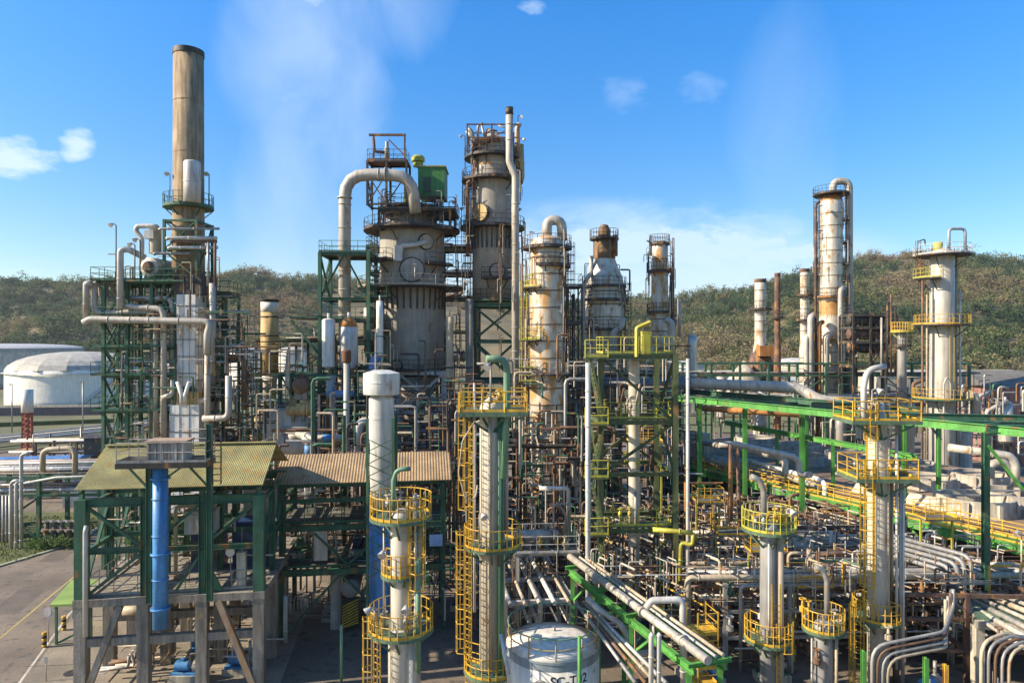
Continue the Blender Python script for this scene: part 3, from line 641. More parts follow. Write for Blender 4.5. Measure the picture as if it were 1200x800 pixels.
pipe([F1(3.1,2.2,4), F1(3.1,2.2,11)], .21, WHT, 'white vertical pipe behind the blue pipe in the shelter', n=12)
pipe([F1(4.2,2.4,4), F1(4.2,2.4,10), F1(6.5,2.4,10)], .12, TAN, 'tan angled pipe high in the shelter')
sg = thing('round_sign', 'round white sign on a thin pole standing on the shelter deck', 'sign', F1(7.85,.6,5.55)); MB().tube([F1(7.85,.6,5.55), F1(7.85,.6,7.7)], .035, 6).build('pole', GRY, sg); MB().lathe(F1(7.85,.5,7.65), [(.26,0),(.26,.04)], 20, -F1.d).build('disc', WHT, sg)
MB().box(F1(8.5,.5,6.6), .5, .4, 2.1, F1.ang).build('concrete_pillar', CNL, None, 'short pale pillar standing on the shelter deck', 'pillar')
pump(F1(5.3,1.2,0), 0, BLU, 'blue pump on a white plinth below the shelter deck, between the middle columns'); pump(F1(8.2,1.6,0), 0, BLU, 'blue pump on a white plinth below the right end of the shelter'); pump(F1(5.3,4.4,0), 8, BLU, 'blue pump behind the front pump below the shelter')
for k in range(14):
    x = R.uniform(.6,2.9); y = R.uniform(.5,5); z = R.uniform(.3,2.2)
    pipe([F1(x-.6,y,z), F1(x+R.uniform(.5,1.6),y+R.uniform(-.3,.3),z), F1(x+1,y,z+R.uniform(-.2,1))], R.choice((.06,.09,.13)), R.choice((BRN,TAN,GRY)), 'short pipe in the crowded manifold below the shelter deck', 'manifold pipes below the shelter')
pipe([F1(1,3,3.6), F1(2.6,3,3.6), F1(2.6,3,1)], .28, TAN, 'fat tan elbow pipe below the shelter deck', n=12)
for x, y, z in ((.8,8,0),(1.6,8.6,0)):
    pass
for i, (px, py) in enumerate(((52,758),(75,738))):
    p = P(px, py, 16000/(py-400)); r = thing('bollard', ['striped bollard nearest the white edge line','striped bollard beside the canopy post'][i], 'bollard', p)
    for k in range(5): MB().lathe(p+V((0,0,.2*k)), [(.14,0),(.14,.2)], 12).build('band', YEL if k % 2 == 0 else BLK, r)
p = P(57,752,16000/352); r = thing('round_road_sign', 'faded round road sign on a thin pole between the bollards', 'sign', p); MB().tube([p,p+V((0,0,2.1))], .03, 6).build('pole', GRY, r); MB().lathe(p+V((0,-.04,2.0)), [(.33,0),(.33,.03)], 20, (0,-1,0)).build('disc', mat('sign_lilac',(.5,.48,.62),.6), r)
MB().lathe(p+V((0,-.075,2.0)), [(.24,0),(.24,.01)], 20, (0,-1,0)).build('disc_face', mat('sign_grey',(.55,.55,.55),.6), r)
p = P(54,800,40.2); r = thing('sign_post', 'short grey post with a small plate at the road edge', 'sign', p); MB().tube([p,p+V((0,0,1.5))], .03, 6).build('pole', GRY, r); MB().box(p+V((0,-.04,1.4)), .2, .03, .35).build('plate', GRY, r)

# ------------------------------------------------------------------ pipe rack on the far side of the road
F3 = Fr((-52,69), 4)
frame('dark green pipe rack carrying lines across the far side of the road', F3, [-14,-8,-2,4,10,16], [0,5], [4.4,6.2], 0, GRN, .35, name='pipe_rack', cat='pipe rack', braces=[('f',2,0,4.2,'x')])
nm = ['tan','pale grey','rust brown','grey','cream','brown','white']
for k in range(11):
    m = [TAN,LGY,BRN,GRY,CRM,BRN,WHT][k % 7]; z = (6.4,4.6)[k % 2]+.15
    pipe([F3(-18,.4+.42*k,z), F3(18,.4+.42*k,z)], R.choice((.1,.14,.2)), m, f'{nm[k%7]} straight pipe on the {"top" if k%2==0 else "lower"} tier of the pipe rack beyond the road', 'pipes on the far rack')
pipe([F3(-12,-.6,5.8), F3(2,-.6,5.6), F3(6,-.6,6.3), F3(14,-.6,6.5)], .12, WHT, 'thin white pipe sagging along the front of the far rack')
for i, (x0, y0, n_) in enumerate(((-66,86,3),(-74,106,4))):
    Fx = Fr((x0,y0), 6); frame(['low dark pipe rack behind the rack beyond the road','low dark pipe rack in front of the pale pipe tracks'][i], Fx, [k*6 for k in range(n_+2)], [0,4], [2.6,4.2], 0, DST if i else GRN, .3, name='pipe_rack', cat='pipe rack')
    for k in range(9): FILL.append((R.choice((TAN,GRY,BRN,LGY,BRK)), MB().tube([Fx(-4,.3+.42*k,(2.85,4.45)[k%2]), Fx(n_*6+8,.3+.42*k,(2.85,4.45)[k%2])], R.choice((.1,.15,.2)), 6)))
    for k in range(60): p = Fx(R.uniform(-3,n_*6+6), R.uniform(-3,6), R.uniform(0,3)); FILL.append((R.choice((TAN,GRY,BRN,DST,BRK)), MB().tube([p, p+R.choice((V((1,0,0)),V((0,0,1)),V((0,1,0))))*R.uniform(1,3.5)], R.choice((.08,.14,.25)), 6)))
q = lambda px, py, Y=70: P(px,py,Y)
pipe([q(50,553), q(50,527), q(88,524), q(88,555)], .27, TAN, 'fat tan portal shaped pipe standing on the far rack', n=12)
for i in range(3): pipe([q(13+6*i,645,66), q(13+6*i,566-4*i*(i==2)*4,66), q(17+6*i,563-4*i*(i==2)*4,66), q(23+6*i,563-4*i*(i==2)*4,66)], .16, LGY, 'white cane topped riser at the left end of the far rack', 'three cane topped risers')
for i in range(7): pipe([q(-8+4*i,640,68), q(-8+4*i,580,68)], .15, R.choice((BRN,GRY)), 'close set brown vertical pipe left of the white risers', 'close set vertical pipes')
for i in range(5):
    x = 55+i*9; c = q(x,640,68); c.z = 0
    b = thing('valve_stack', 'grubby grey valve cluster on the ground below the far rack', 'valve', c, 'valve clusters below the far rack')
    MB().lathe(c, [(.5,0),(.5,.2),(.3,.25),(.3,1.1),(.5,1.15),(.5,1.35),(.2,1.4),(.2,2.1)], 10).build('body', mat('grubby_steel',(.14,.12,.11),.8,rust=.3), b); MB().sector(c, .25, .4, 2.1, 2.16).build('handwheel', GRY, b)
for i, (px, py, s) in enumerate(((55,636,1.1),(68,632,.9),(40,642,.7),(84,628,.8))):
    c = q(px,py,66); c.z = 0; tree(c, s*1.5, s*1.1, (.09,.15,.03), ['broad leafy bush by the kerb below the far rack','leafy bush behind the kerb beside the green post','small bush at the edge of the lawn','small bush where the road bends'][i], 'bush', 'bush', per=600, leaf=.14)
for i, (a, b, h, r) in enumerate(((1.6,10,7.5,2.6),(0,12.5,6.5,2.4))): tree(F1(a,b,0), h, r, (.07,.13,.03), ['leafy tree growing close behind the shelter','shorter leafy tree behind the back corner of the shelter'][i], per=1100, leaf=.2)

# ------------------------------------------------------------------ furnace with its concrete stack
Y = 62; cx = P(221,0,Y).x
st = thing('furnace_stack', 'tall weathered concrete stack with a black rim, rising above the furnace', 'stack', (cx,Y,22))
MB().lathe((cx,Y,0), profile([(36,345),(35,268),(34,240),(33,66)], Y), 40).build('shaft', STK, st)
MB().lathe((cx,Y,0), profile([(33.5,66.1),(34.5,66),(34.5,60),(30,60),(30,66)], Y), 40).build('rim', DST, st)
for y in (120,180): MB().lathe((cx,Y,0), profile([(33.4,y+1),(34,y+1),(34,y),(33.4,y)], Y), 40, capb=False, capt=False).build('seam', STK, st)
platform(st, (cx,Y), zy(243,Y), 1.32, 2.15, 0, 360, GRN, GRN, brackets=5)
MB().lathe((P(228,0,Y-1.3).x,Y-1.75,0), profile([(19,238),(19,215),(20,215),(20,213),(19,213),(19,192),(17,190)], Y-1.5), 20).build('silencer', LGY, st)
for i, px in enumerate((199,245)): lamp(P(px,241,Y-.5), 2.8, ['floodlight on the left of the stack platform','floodlight on the right of the stack platform'][i], 270, GRN)
F4 = Fr((P(203,0,Y).x, Y-1.6), 0)
frame('green braced frame hugging the foot of the concrete stack', F4, [0,2.85], [0,3.2], [zy(330,Y),zy(295,Y),zy(262,Y)], zy(345,Y), GRN, .22, braces=[('f',0,zy(328,Y),zy(297,Y),'x'),('f',0,zy(295,Y),zy(262,Y),'x'),('r',0,zy(328,Y),zy(262,Y),'/')])
for i, (y, x0, x1, r, m) in enumerate(((268,186,257,.11,GRY),(279,195,254,.17,LGY),(283,200,254,.14,BRN),(290,197,255,.15,LGY),(297,180,222,.14,GRY))):
    pipe([P(x0,y+1,Y-2.2+.1*i), P(x0+3,y,Y-2.2+.1*i), P(x1,y,Y-2.2+.1*i)], r, m, ['thin uppermost pipe crossing in front of the stack','upper pale pipe of the pair crossing the stack','brown pipe between the two pale ones at the stack','lower pale pipe crossing in front of the stack','grey pipe running from the drum to the stack'][i])
for i, px in enumerate((244,252)): pipe([P(px,282,Y-2), P(px,335,Y-2)], .13, [GRY,BRN][i], ['grey dropper right of the stack frame','brown dropper right of the stack frame'][i])
# furnace scaffold
F5 = Fr((P(137,0,Y).x, Y-2), 4)
L5 = [zy(y,Y) for y in (545,480,440,408,378,333)]
frame('dark green multi level scaffold at the left of the furnace', F5, [0,2.0,4.1,6.2], [0,2.5,5], L5, 0, GRN, .28, name='furnace_scaffold', cat='scaffold',
  decks=[(z,-.8,6.2,-.6,5,'f') for z in L5[1:]], braces=[('f',0,L5[k],L5[k+1],'x/'[k%2]) for k in range(5)]+[('l',0,L5[k],L5[k+1],'x') for k in range(4)]+[('f',2,L5[4],L5[5],'x')], dm=GRN, rm=GRN)
F5b = Fr((P(226,0,Y+1).x, Y+.5), 4); L5b = [zy(y,Y) for y in (520,470,425,385,345)]
frame('narrow green access scaffold at the right of the furnace', F5b, [0,1.7,3.2], [0,3.5], L5b, 0, GRN, .22, name='furnace_scaffold', cat='scaffold', decks=[(z,0,3.6,-.4,3,'f') for z in L5b], rm=DST, dm=DST, braces=[('f',1,L5b[k],L5b[k+1],'x') for k in range(4)])
fb = thing('furnace', 'white panelled furnace box with a beige collar and two white leg pipes', 'furnace', (P(217,0,Y).x,Y,0)); WPN = mat('white_panel',(.66,.68,.70),.5,streak=.3,rust=.08,var=.1)
def panel_box(px0, px1, y0, y1, dep, m, nm_, Yf=Y-1.9, grid=1.1):
    x0, x1 = P(px0,0,Yf).x, P(px1,0,Yf).x; z0, z1 = zy(y1,Yf), zy(y0,Yf)
    o = MB().box(((x0+x1)/2, Yf+dep/2, (z0+z1)/2), x1-x0, dep, z1-z0).build(nm_, m, fb); k = z0+grid
    while k < z1-.2: MB().box(((x0+x1)/2, Yf-.03, k), x1-x0+.06, .06, .05).build('stiffener', DST, o); k += grid*1.35
    for j in range(1, 3): MB().box((x0+(x1-x0)*j/3, Yf-.02, (z0+z1)/2), .04, .04, z1-z0-.05).build('stiffener', GRY, o)
panel_box(207,229,345,452,3.4,WPN,'convection_box'); panel_box(229.5,238,360,460,3.2,TAN,'side_duct'); panel_box(199,233,474,600,4.2,WPN,'radiant_box',Y-2.3); panel_box(200,233,459,473.6,3.6,TNS,'collar',Y-2.0,3)
panel_box(205,236,322,344.6,3.2,DST,'transition')
for s in (-1,1): MB().bent([P(215+s*7,447,Y-2.8), P(215+s*2,463,Y-2.8), P(215+s*2,473,Y-2.6)], .18, .3, 8).build('leg_pipe', WHT, fb)
# drum level
F6 = Fr((P(147,0,Y).x, Y-2.5), 4)
dr = thing('steam_drum', 'short cream steam drum with a round dark end door on the green deck', 'drum', P(175,326,Y))
c = P(175,313,Y-1.5); MB().lathe(c, [(.01,-.2),(.5,-.15),(.85,0),(.9,.2),(.9,3),(.6,3.3),(.01,3.4)], 24, (.12,1,0)).build('shell', CRM, dr)
MB().lathe(c+V((0,-.25,0)), [(.52,0),(.52,.12)], 20, (.12,1,0)).build('door', BRK, dr); MB().sector(c, .4,.41,0,.01).build('seal', BRK, dr)
for s in (.5,2.5): MB().box(c+V((.12*s,s,-.95)), 1.4, .25, .5).build('saddle', GRN, dr)
v = thing('small_vessel', 'slim upright vessel with a grey box beside the drum', 'vessel', P(182,326,Y)); c = P(182,310,Y-.6); c.z = 0
MB().lathe(c, [(.02,zy(300,Y))]+[(.52,zy(298,Y)),(.52,zy(272,Y)),(.4,zy(268,Y)),(.05,zy(267,Y))], 18).build('shell', TAN, v); MB().box(P(176,275,Y-1.1), .8, .5, .75).build('junction_box', LGY, v)
pipe([P(166,318,Y-1), P(166,279,Y-1), P(159,270,Y-1), P(161,265,Y-1), P(184,265,Y-1), P(186,272,Y-.6)], .22, LGY, 'grey swan neck pipe above the steam drum', n=10, rr=.5)
pipe([P(141,362,Y-2.5), P(141,293,Y-2.5), P(150,292,Y-2.3), P(170,302,Y-2)], .27, LGY, 'tall pale pipe with a bent top at the left of the drum', n=12, rr=.6)
rails([P(147,330,Y-3), P(215,330,Y-3)], GRN, dr)
for i, px in enumerate((136,158,164)): lamp(P(px,330,Y-2.6), [4.9,3.2,3.6][i], ['thin mast with a lamp at the far left of the furnace deck','lamp pole beside the bent pale pipe','lamp pole between the bent pipe and the drum'][i], 250, DST, r=.06)
LGP = mat('lagged_pipe',(.46,.435,.40),.55,.1,streak=.25,rust=.16,var=.2)
pipe([P(98,378,Y-3), P(106,374,Y-3), P(247,377,Y-3), P(243,392,Y-3), P(243,415,Y-3)], .30, LGP, 'long pale lagged pipe running across the whole furnace front', n=12, rr=.6)
for i, (x0, yb, xe, ye) in enumerate(((102,377,0,0),(111,367,183,520),(124,351,202,470))):
    y = Y-2.4+.5*i
    if i == 0: pts = [P(101,374,y), P(101,336,y), P(101,332,y), P(106,332,y), P(110,345,y+2)]
    else: pts = [P(x0+8,345,y+2.2), P(x0+7,333,y+.4), P(x0,332,y), P(x0,yb,y), P(xe,yb-2,y), P(xe,ye,y)]
    pipe(pts, .25, LGP, ['pale lagged riser at the far left of the furnace','pale lagged pipe looping out left and dropping down the middle of the scaffold','innermost pale lagged loop dropping beside the white panels'][i], n=12, rr=.75)
pipe([P(146,358,Y-2.2), P(160,360,Y-2.2), P(192,362,Y-2.2), P(192,520,Y-2.2)], .26, LGP, 'pale lagged pipe turning down between the two loops', n=12, rr=.7)
pipe([P(203,445,Y-2.3), P(203,462,Y-2.3), P(190,466,Y-2.3)], .24, LGP, 'pale short elbow left of the white leg pipes', n=10, rr=.6)
pipe([P(243,412,Y-2.9), P(243,500,Y-2.9)], .24, LGP, 'pale lagged downcomer right of the white panels', n=10)
pipe([P(243,438,Y-2.5), P(243,468,Y-2.5), P(234,470,Y-2.3)], .26, LGP, 'pale hooked pipe beside the beige collar', n=10, rr=.6)
pipe([P(249,332,Y-2), P(249,440,Y-2)], .28, LGP, 'tall pale pipe at the right edge of the furnace', n=10)
pipe([P(238,490,Y-3), P(268,490,Y-3), P(268,440,Y-3)], .28, LGP, 'pale lagged pipe bending up right of the furnace', n=10, rr=.6)
pipe([P(268,418,Y-1), P(286,418,Y-1), P(286,480,Y-1)], .25, BRN, 'dark brown pipe hooked over right of the furnace', n=10, rr=.6)
for i in range(16):
    px = R.uniform(136,262); y0 = R.uniform(380,460); Yp = Y-R.uniform(-1.5,2)
    pipe([P(px,y0,Yp), P(px,y0+R.uniform(40,100),Yp)], R.choice((.05,.07,.1)), R.choice((GRN,BRN,GRY,TAN)), 'thin vertical tube among the furnace scaffolding', 'thin furnace tubes')
for i in range(14):
    px = R.uniform(140,250); y0 = R.uniform(350,500); Yp = Y-R.uniform(1,3)
    pipe([P(px,y0,Yp), P(px+R.uniform(15,45),y0,Yp)], R.choice((.05,.07,.09)), R.choice((GRN,BRN,GRY)), 'thin level tube crossing the furnace scaffolding', 'thin furnace crosspieces')
# ochre stack
Y = 72; cx = P(316,0,Y).x
os_ = thing('ochre_stack', 'ochre steel stack with dark bands and a white top, in front of the small tanks', 'stack', (cx,Y,6))
MB().lathe((cx,Y,0), profile([(20,440),(20,366)], Y), 32).build('shaft', TNS, os_); MB().lathe((cx,Y,0), profile([(20,365.9),(20,354)], Y), 32).build('white_top', WHT, os_); MB().lathe((cx,Y,0), profile([(20.6,353.9),(20.8,351),(18,351)], Y), 32).build('rim', DST, os_)
for y in (434,414,393,371): MB().lathe((cx,Y,0), profile([(20.1,y+1),(21,y+1),(21,y-.5),(20.1,y-.5)], Y), 32, capb=False, capt=False).build('band', DST, os_)
MB().lathe((cx,Y,0), profile([(15,468),(15,448),(20,440.1)], Y), 24).build('neck', CRM, os_)
a, b = P(316,466,Y), P(306,500,Y); MB().tube([a, b, b-V((0,0,1.5))], [.6,1.05,1.1], 20).build('duct', TNS, os_)
F7 = Fr((P(298,0,Y).x, Y-2), 3)
frame('green support frame around the foot of the ochre stack', F7, [0,3.4,6.4], [0,4], [zy(505,Y),zy(470,Y),zy(438,Y)], 0, GRN, .28, decks=[(zy(505,Y),0,6.4,0,4,'f')], braces=[('f',0,zy(470,Y),zy(438,Y),'x'),('f',1,zy(470,Y),zy(438,Y),'v'),('f',0,zy(560,Y),zy(507,Y),'x')])
# ------------------------------------------------------------------ tan roofed shelter
F8 = Fr((-16.0,46.0), 8)
s2 = thing('pump_shelter', 'open green steel pump house with a tan corrugated roof, shadowed at its left end', 'shelter', F8(5.9,3,0))  # roof's left end darkens by cast shadow, not by its sheet colour
for a in (.45,4.1,7.6,11.3):
    for b in (0,5):
        if not (b == 0 and a in (4.1,)): MB().ibeam(F8(a,b,0), F8(a,b,10.35), .3, .3, F8.w).build('post', GRN, s2)
for z, h in ((10.3,.3),(9.2,.25),(7.35,.4),(4.35,.42)):
    for b in (0,5): MB().ibeam(F8(.4,b+.002,z), F8(11.4,b+.002,z), .25, h).build('beam', GRN, s2)
    for a in (.45,4.1,7.6,11.3): MB().bar(F8(a,.2,z-.05), F8(a,4.8,z-.05), .2).build('beam', GRN, s2)
for z, x1 in ((7.58,11.2),(4.6,7.6)):
    o = MB().box(F8(x1/2+.3,2.6,z), x1-.4, 4.6, .06, F8.ang).build('deck', GRT, s2); rails([F8(.6,.15,z+.03), F8(x1,.15,z+.03)], GRN, o)
ev = lambda a: F8(a,-.35,10.45); rg = lambda a: F8(a,2.6,11.95); bk = lambda a: F8(a,5.6,10.5)
corr_roof('roof', TRF, s2, ev(0), ev(11.9), rg(0), rg(11.9), 60, .02); corr_roof('rear_roof', TRF, s2, bk(0), bk(11.9), rg(0), rg(11.9), 44)
for a0, z0, a1, z1 in ((.6,.2,4.3,4.1),(4.4,4.1,7.4,.9),(2.6,7,5,4.6),(7.4,7,4.6,4.6)): MB().bar(F8(a0,-.02,z0), F8(a1,-.02,z1), .13).build('brace', GRN, s2)
MB().box(F8(3.9,1.2,2.1), .7, .6, 4.2, F8.ang).build('concrete_column', CNL, s2)
cabinet(F8(3.0,.3,5.1), .9, .5, 2.0, 8, CRM, 'upright beige cabinet on the lower floor of the tan roofed pump house')
hz = thing('compressor_drum', 'round ended vessel above a black and yellow striped guard in the pump house', 'vessel', F8(5.0,1,0)); STM = mat('drum_grey',(.32,.31,.30),.6)
MB().lathe(F8(4.95,.4,2.95), [(.01,-.22),(.4,-.16),(.62,0),(.66,.1),(.66,3)], 24, F8.d).build('shell', STM, hz)
for k in range(9):
    sm = MB(); z = .35+k*.2
    sm.add([F8(4.4,.3,max(.3,z-.25)), F8(5.5,.3,z+.35-.1), F8(5.5,.3,z+.45-.1), F8(4.4,.3,max(.3,z-.15))]+[F8(4.4,.34,max(.3,z-.25)), F8(5.5,.34,z+.35-.1), F8(5.5,.34,z+.45-.1), F8(4.4,.34,max(.3,z-.15))], [[0,1,2,3],[7,6,5,4],[0,4,5,1],[3,2,6,7],[1,5,6,2],[0,3,7,4]]).build('stripe', YEL, hz)
MB().box(F8(4.95,.42,1.3), 1.15, .1, 2.1, F8.ang).build('guard_plate', BLK, hz)
pipe([F8(.9,-1.0,.1), F8(.9,-1.0,3.2)], .15, LGY, 'short white vertical pipe at the left foot of the pump house')
MB().tube([P(400,800,40), P(400,732,40)], .09, 8).build('marker_post', LGR, None, 'slim pale green post standing alone on the wet paving', 'post')
MB().box(F8(10.8,-.4,6.3), .9, .06, .8, F8.ang).build('notice_board', mat('notice_blue',(.30,.45,.65),.5), None, 'small blue and white notice board on the right post of the pump house', 'notice board')
pipe([F8(7.8,1.6,9), F8(7.8,1.6,.2)], .3, STM, 'dark grey vertical pipe on the lower floors of the pump house', n=12)
for i in range(16):
    a = R.uniform(.8,10.8); b = R.uniform(.6,4.4); z = R.choice((.3,4.7,7.7)); pipe([F8(a,b,z), F8(a,b,z+R.uniform(1,2.3)), F8(a+R.uniform(-1.6,1.6),b,z+2.4)], R.choice((.05,.08,.12)), R.choice((GRY,BRN,GRN,LGY)), 'small bent pipe inside the tan roofed pump house', 'small pipes in the pump house')
for i in range(5): pump(F8(1.2+2*i,3.2,.0 if i % 2 else 4.65), 98, R.choice((GRY,GRN,DBL)), ['grey green or blue pump in the dim interior of the pump house'][0], 'pumps inside the pump house')
# white vessel with broad cap, in a lattice
Yv = 44.5; cx = P(447,0,Yv).x
wv = thing('scrubber_column', 'white column with a wide drum shaped cap, its lower part painted blue', 'column', (cx,Yv,0)); WHB = mat('scrubber_white',(.64,.66,.66),.5,streak=.3,rust=.08)
MB().lathe((cx,Yv,0), profile([(26,592),(26,560),(27,560),(27,558),(26,558),(26,520),(28,515),(29,490),(30,490),(30,487),(29,487),(29,467),(22,462)], Yv), 32).build('shell', WHB, wv)
cp = MB().lathe((cx,Yv,0), profile([(41,461.9),(42,461),(42,448),(43,448),(43,447),(42,447),(42,437),(20,433.5),(.2,433)], Yv), 40).build('cap', WHB, wv)
MB().lathe((cx,Yv,0), [(.82,0)]+profile([(29,592.2)], Yv), 28).build('blue_base', BLU, wv)
F9 = Fr((P(431,0,43.5).x, 43.4), 4)
lt = thing('lattice_tower', 'slim green lattice tower wrapped round the white scrubber column', 'tower', F9(.75,.9,0))
for a in (0,1.62):
    for b in (0,1.9): MB().bar(F9(a,b,0), F9(a,b,zy(490,43.5)), .16).build('post', GRN, lt)
z = 5.
while z < 13.3:
    for s in (0,1): MB().bar(F9(0,.0,z+.8*s), F9(1.62,0,z+.8*(1-s)+.002), .05).build('lacing', GRN, lt)
    MB().bar(F9(0,1.9,z), F9(1.62,1.9,z+.8), .05).build('lacing', GRN, lt); z += .8
# ------------------------------------------------------------------ process columns
BNDM = mat('seam_band', (.20,.15,.11), .8, rust=.4)
def column(label, px, Y, prof, m, plats=(), bands=0, name='process_column', cat='column', n=36, ladders=(), cane=None, group=None, brk=4):
    """prof: (diameter px, y px) bottom first; plats: (y px, outer diameter px, a0, a1, deck, rail)"""
    c = P(px,400,Y); c.z = 0; root = thing(name, label, cat, c, group); pr = profile(prof, Y)
    if bands:
        out = []
        for (r0,z0),(r1,z1) in zip(pr, pr[1:]):
            if abs(r0-r1) < 1e-3 and z1-z0 > bands*1.5: out += bands_prof(r0, z0, z1, bands)
            else: out += [(r0,z0),(r1,z1)]
        pr = [out[0]]+[b for a, b in zip(out, out[1:]) if (a[0]-b[0])**2+(a[1]-b[1])**2 > 1e-8]
    MB().lathe(c, pr, n).build('shell', m, root)
    if bands:
        for (r0,z0),(r1,z1) in zip(profile(prof, Y), profile(prof, Y)[1:]):
            if abs(r0-r1) > 1e-3: continue
            z = z0+bands
            while z < z1-.3:
                if z > 12: MB().lathe((c.x,c.y,z), [(r0+.03,-.1),(r0+.05,-.1),(r0+.05,.02),(r0+.03,.02)], n, capb=False, capt=False).build('band', BNDM, root)
                z += bands
    rs = profile(prof, Y)
    def rad_at(z):
        for (r0,z0),(r1,z1) in zip(rs, rs[1:]):
            if z0 <= z <= z1: return r0+(r1-r0)*((z-z0)/max(z1-z0,1e-6))
        return rs[-1][0]
    for pl in plats:
        y, do, a0, a1, dm, rm = pl; z = zy(y, Y); platform(root, c, z, max(.05, rad_at(z)+.02 if z < rs[-1][1] else .05), do*Y/1600, a0, a1, dm, rm, brackets=brk)
    for a, y0, y1, mm, cg in ladders:
        z0, z1 = max(0, zy(y0,Y)), zy(y1,Y); r = max(rad_at(z0+.1), rad_at(min(z1, rs[-1][1])))+.25
        ladder(root, (c.x+r*math.cos(rad(a)), c.y+r*math.sin(rad(a))), z0, z1, a, mm, cg)
    return root, c
def radial_straps(root, c, z1, r0, z0, r1, m, a0=180, a1=360, n=9):
    for k in range(n):
        q = rad(a0+(a1-a0)*(k+.5)/n); e = V((math.cos(q), math.sin(q), 0)); cc = V((c.x,c.y,0)); q2 = rad(a0+(a1-a0)*(k+.5)/n); MB().bar(cc+e*(r0+.04)+V((0,0,z0)), cc+e*r1+V((0,0,z1)), .16).build('strut', m, root)
def manway(root, p, d, r, m, rim=DST, nm='manway'):
    o = MB().lathe(p, [(r,0),(r,.35)], 24, d).build(nm, m, root); MB().lathe(p, [(r+.02,.0),(r+.14,.0),(r+.14,.2),(r+.02,.2)], 24, d, capb=False, capt=False).build('flange', rim, o)
# broad reactor tower
Y = 75; cx = P(483,0,Y).x
t1, c1 = column('broad grey rendered regenerator tower with dark ringed walkways and radial struts', 483, Y, [(70,436),(74,430),(75,336),(75,272),(58,262),(50,246),(36,240)], CNW,
  [(432,92,0,360,DST,DST),(338,126,0,360,DST,TAN),(271,112,0,360,DST,DST),(246,74,0,360,DST,DST)], n=56, brk=5,
  ladders=[(200,430,340,DST,True),(195,336,273,DST,True)])
radial_straps(t1, c1, zy(340,Y), 3.5, zy(363,Y), 3.72, DST, n=16)
for y in (352,405,423): MB().lathe(c1, profile([(75.1,y+1),(76.2,y+1),(76.2,y-.6),(75.1,y-.6)], Y), 56, capb=False, capt=False).build('hoop', CNW, t1)
def on(root_c, r, a, z): return V((root_c.x+r*math.cos(rad(a)), root_c.y+r*math.sin(rad(a)), z))
def out(a): return V((math.cos(rad(a)), math.sin(rad(a)), 0))
for a, y, r, m, nm_ in ((278,320,1.2,CNW,'manway'),(302,288,.75,CNL,'manway'),(252,427,.5,CNW,'manway')): manway(t1, on(c1,3.42,a,zy(y,Y)), out(a), r, m, nm=nm_)
MB().bent([on(c1,3.9,300,zy(288,Y)), on(c1,4.0,281,zy(293,Y)), on(c1,3.9,262,zy(294,Y)), on(c1,3.9,258,zy(311,Y))], .26, .4, 10).build('bypass_duct', LGY, t1)
MB().box(on(c1,4.0,258,zy(302,Y)), .75, .5, 1.6).build('insulated_box', LGY, t1)
o = platform(t1, c1, zy(308,Y), 3.55, 4.9, 195, 245, DST, DST, brackets=2); platform(t1, c1, zy(388,Y), 3.55, 4.6, 200, 240, DST, DST, brackets=2); platform(t1, c1, zy(312,Y), 3.55, 4.7, 300, 350, DST, DST, brackets=2)
for i, (a, y, h) in enumerate(((252,432,2.6),(282,336,1.9),(185,271,5.0),(312,271,2.6),(345,271,3.0),(225,338,2))): lamp(on(c1,4.3,a,zy(y,Y)), h, f'floodlight on the {["lowest","middle","top","top","top","middle"][i]} walkway of the broad grey tower, {["at its front","front right","far left side","front right","right side","front left"][i]}', a, LGY if i < 2 else DST)
# structure on top: frame tower, green housing, vent
F = Fr((P(436,0,Y-1).x, Y-3.4), 0); zt = [zy(y,Y-3) for y in (240,205,190)]
frame('rusty steel frame rising above the broad tower, with a lifting beam on top', F, [0,2.0,4.1], [0,2.4], zt, zy(248,Y), DST, .22, decks=[(zt[2],0,4.1,0,2.4,'o'),(zt[1],0,4.1,0,2.4,'')], braces=[('f',0,zt[0],zt[1],'x'),('f',1,zt[0],zt[1],'/'),('l',0,zt[0],zt[1],'x')], rm=DST, dm=BRK)
jb = thing('lifting_gantry', 'small dark lifting gantry with a vertical motor on the topmost deck of the broad tower', 'gantry', F(2,1,zt[2]))
for a in (.5,3.8): MB().bar(F(a,.8,zt[2]+.2), F(a,.8,zt[2]+2.9), .18).build('post', BRK, jb)
MB().bar(F(.0,.8,zt[2]+2.98), F(3.9,.8,zt[2]+2.98), .22).build('beam', BRK, jb); MB().bar(F(2.1,.82,zt[2]+2.5), F(3.7,.82,zt[2]+.9), .12).build('brace', BRK, jb)
MB().lathe(F(1.9,.8,zt[2]+.15), [(.3,0),(.3,1.4),(.2,1.5),(.2,2.1),(.02,2.2)], 14).build('motor', GRY, jb); MB().bent([F(.5,.7,zt[2]+2.6), F(.6,.7,zt[2]+1.2), F(1.8,.7,zt[2]+1.1)], .16, .3, 8).build('vent_pipe', BRK, jb)
gh = thing('green_housing', 'box shaped green sheet metal housing on top of the broad tower', 'housing', P(506,232,Y)); GHM = mat('green_sheet',(.05,.20,.045),.55,streak=.3)
a = P(490,196,Y-2); b = P(521,230,Y-2); MB().box(((a.x+b.x)/2, Y-.4, (a.z+b.z)/2), b.x-a.x, 3.4, a.z-b.z).build('wall', GHM, gh); MB().box(((a.x+b.x)/2, Y-.4, a.z+.08), b.x-a.x+.3, 3.7, .15).build('roof', mat('housing_roof',(.36,.38,.16),.6), gh)
MB().box((a.x+.95, Y-2.13, b.z+1.2), .8, .06, 1.7).build('door', mat('housing_door',(.03,.07,.04),.6), gh); MB().box((a.x-1.0, Y-1.6, b.z+.4), 1.0, 1, 2.4).build('side_cabinet', LIM, gh)
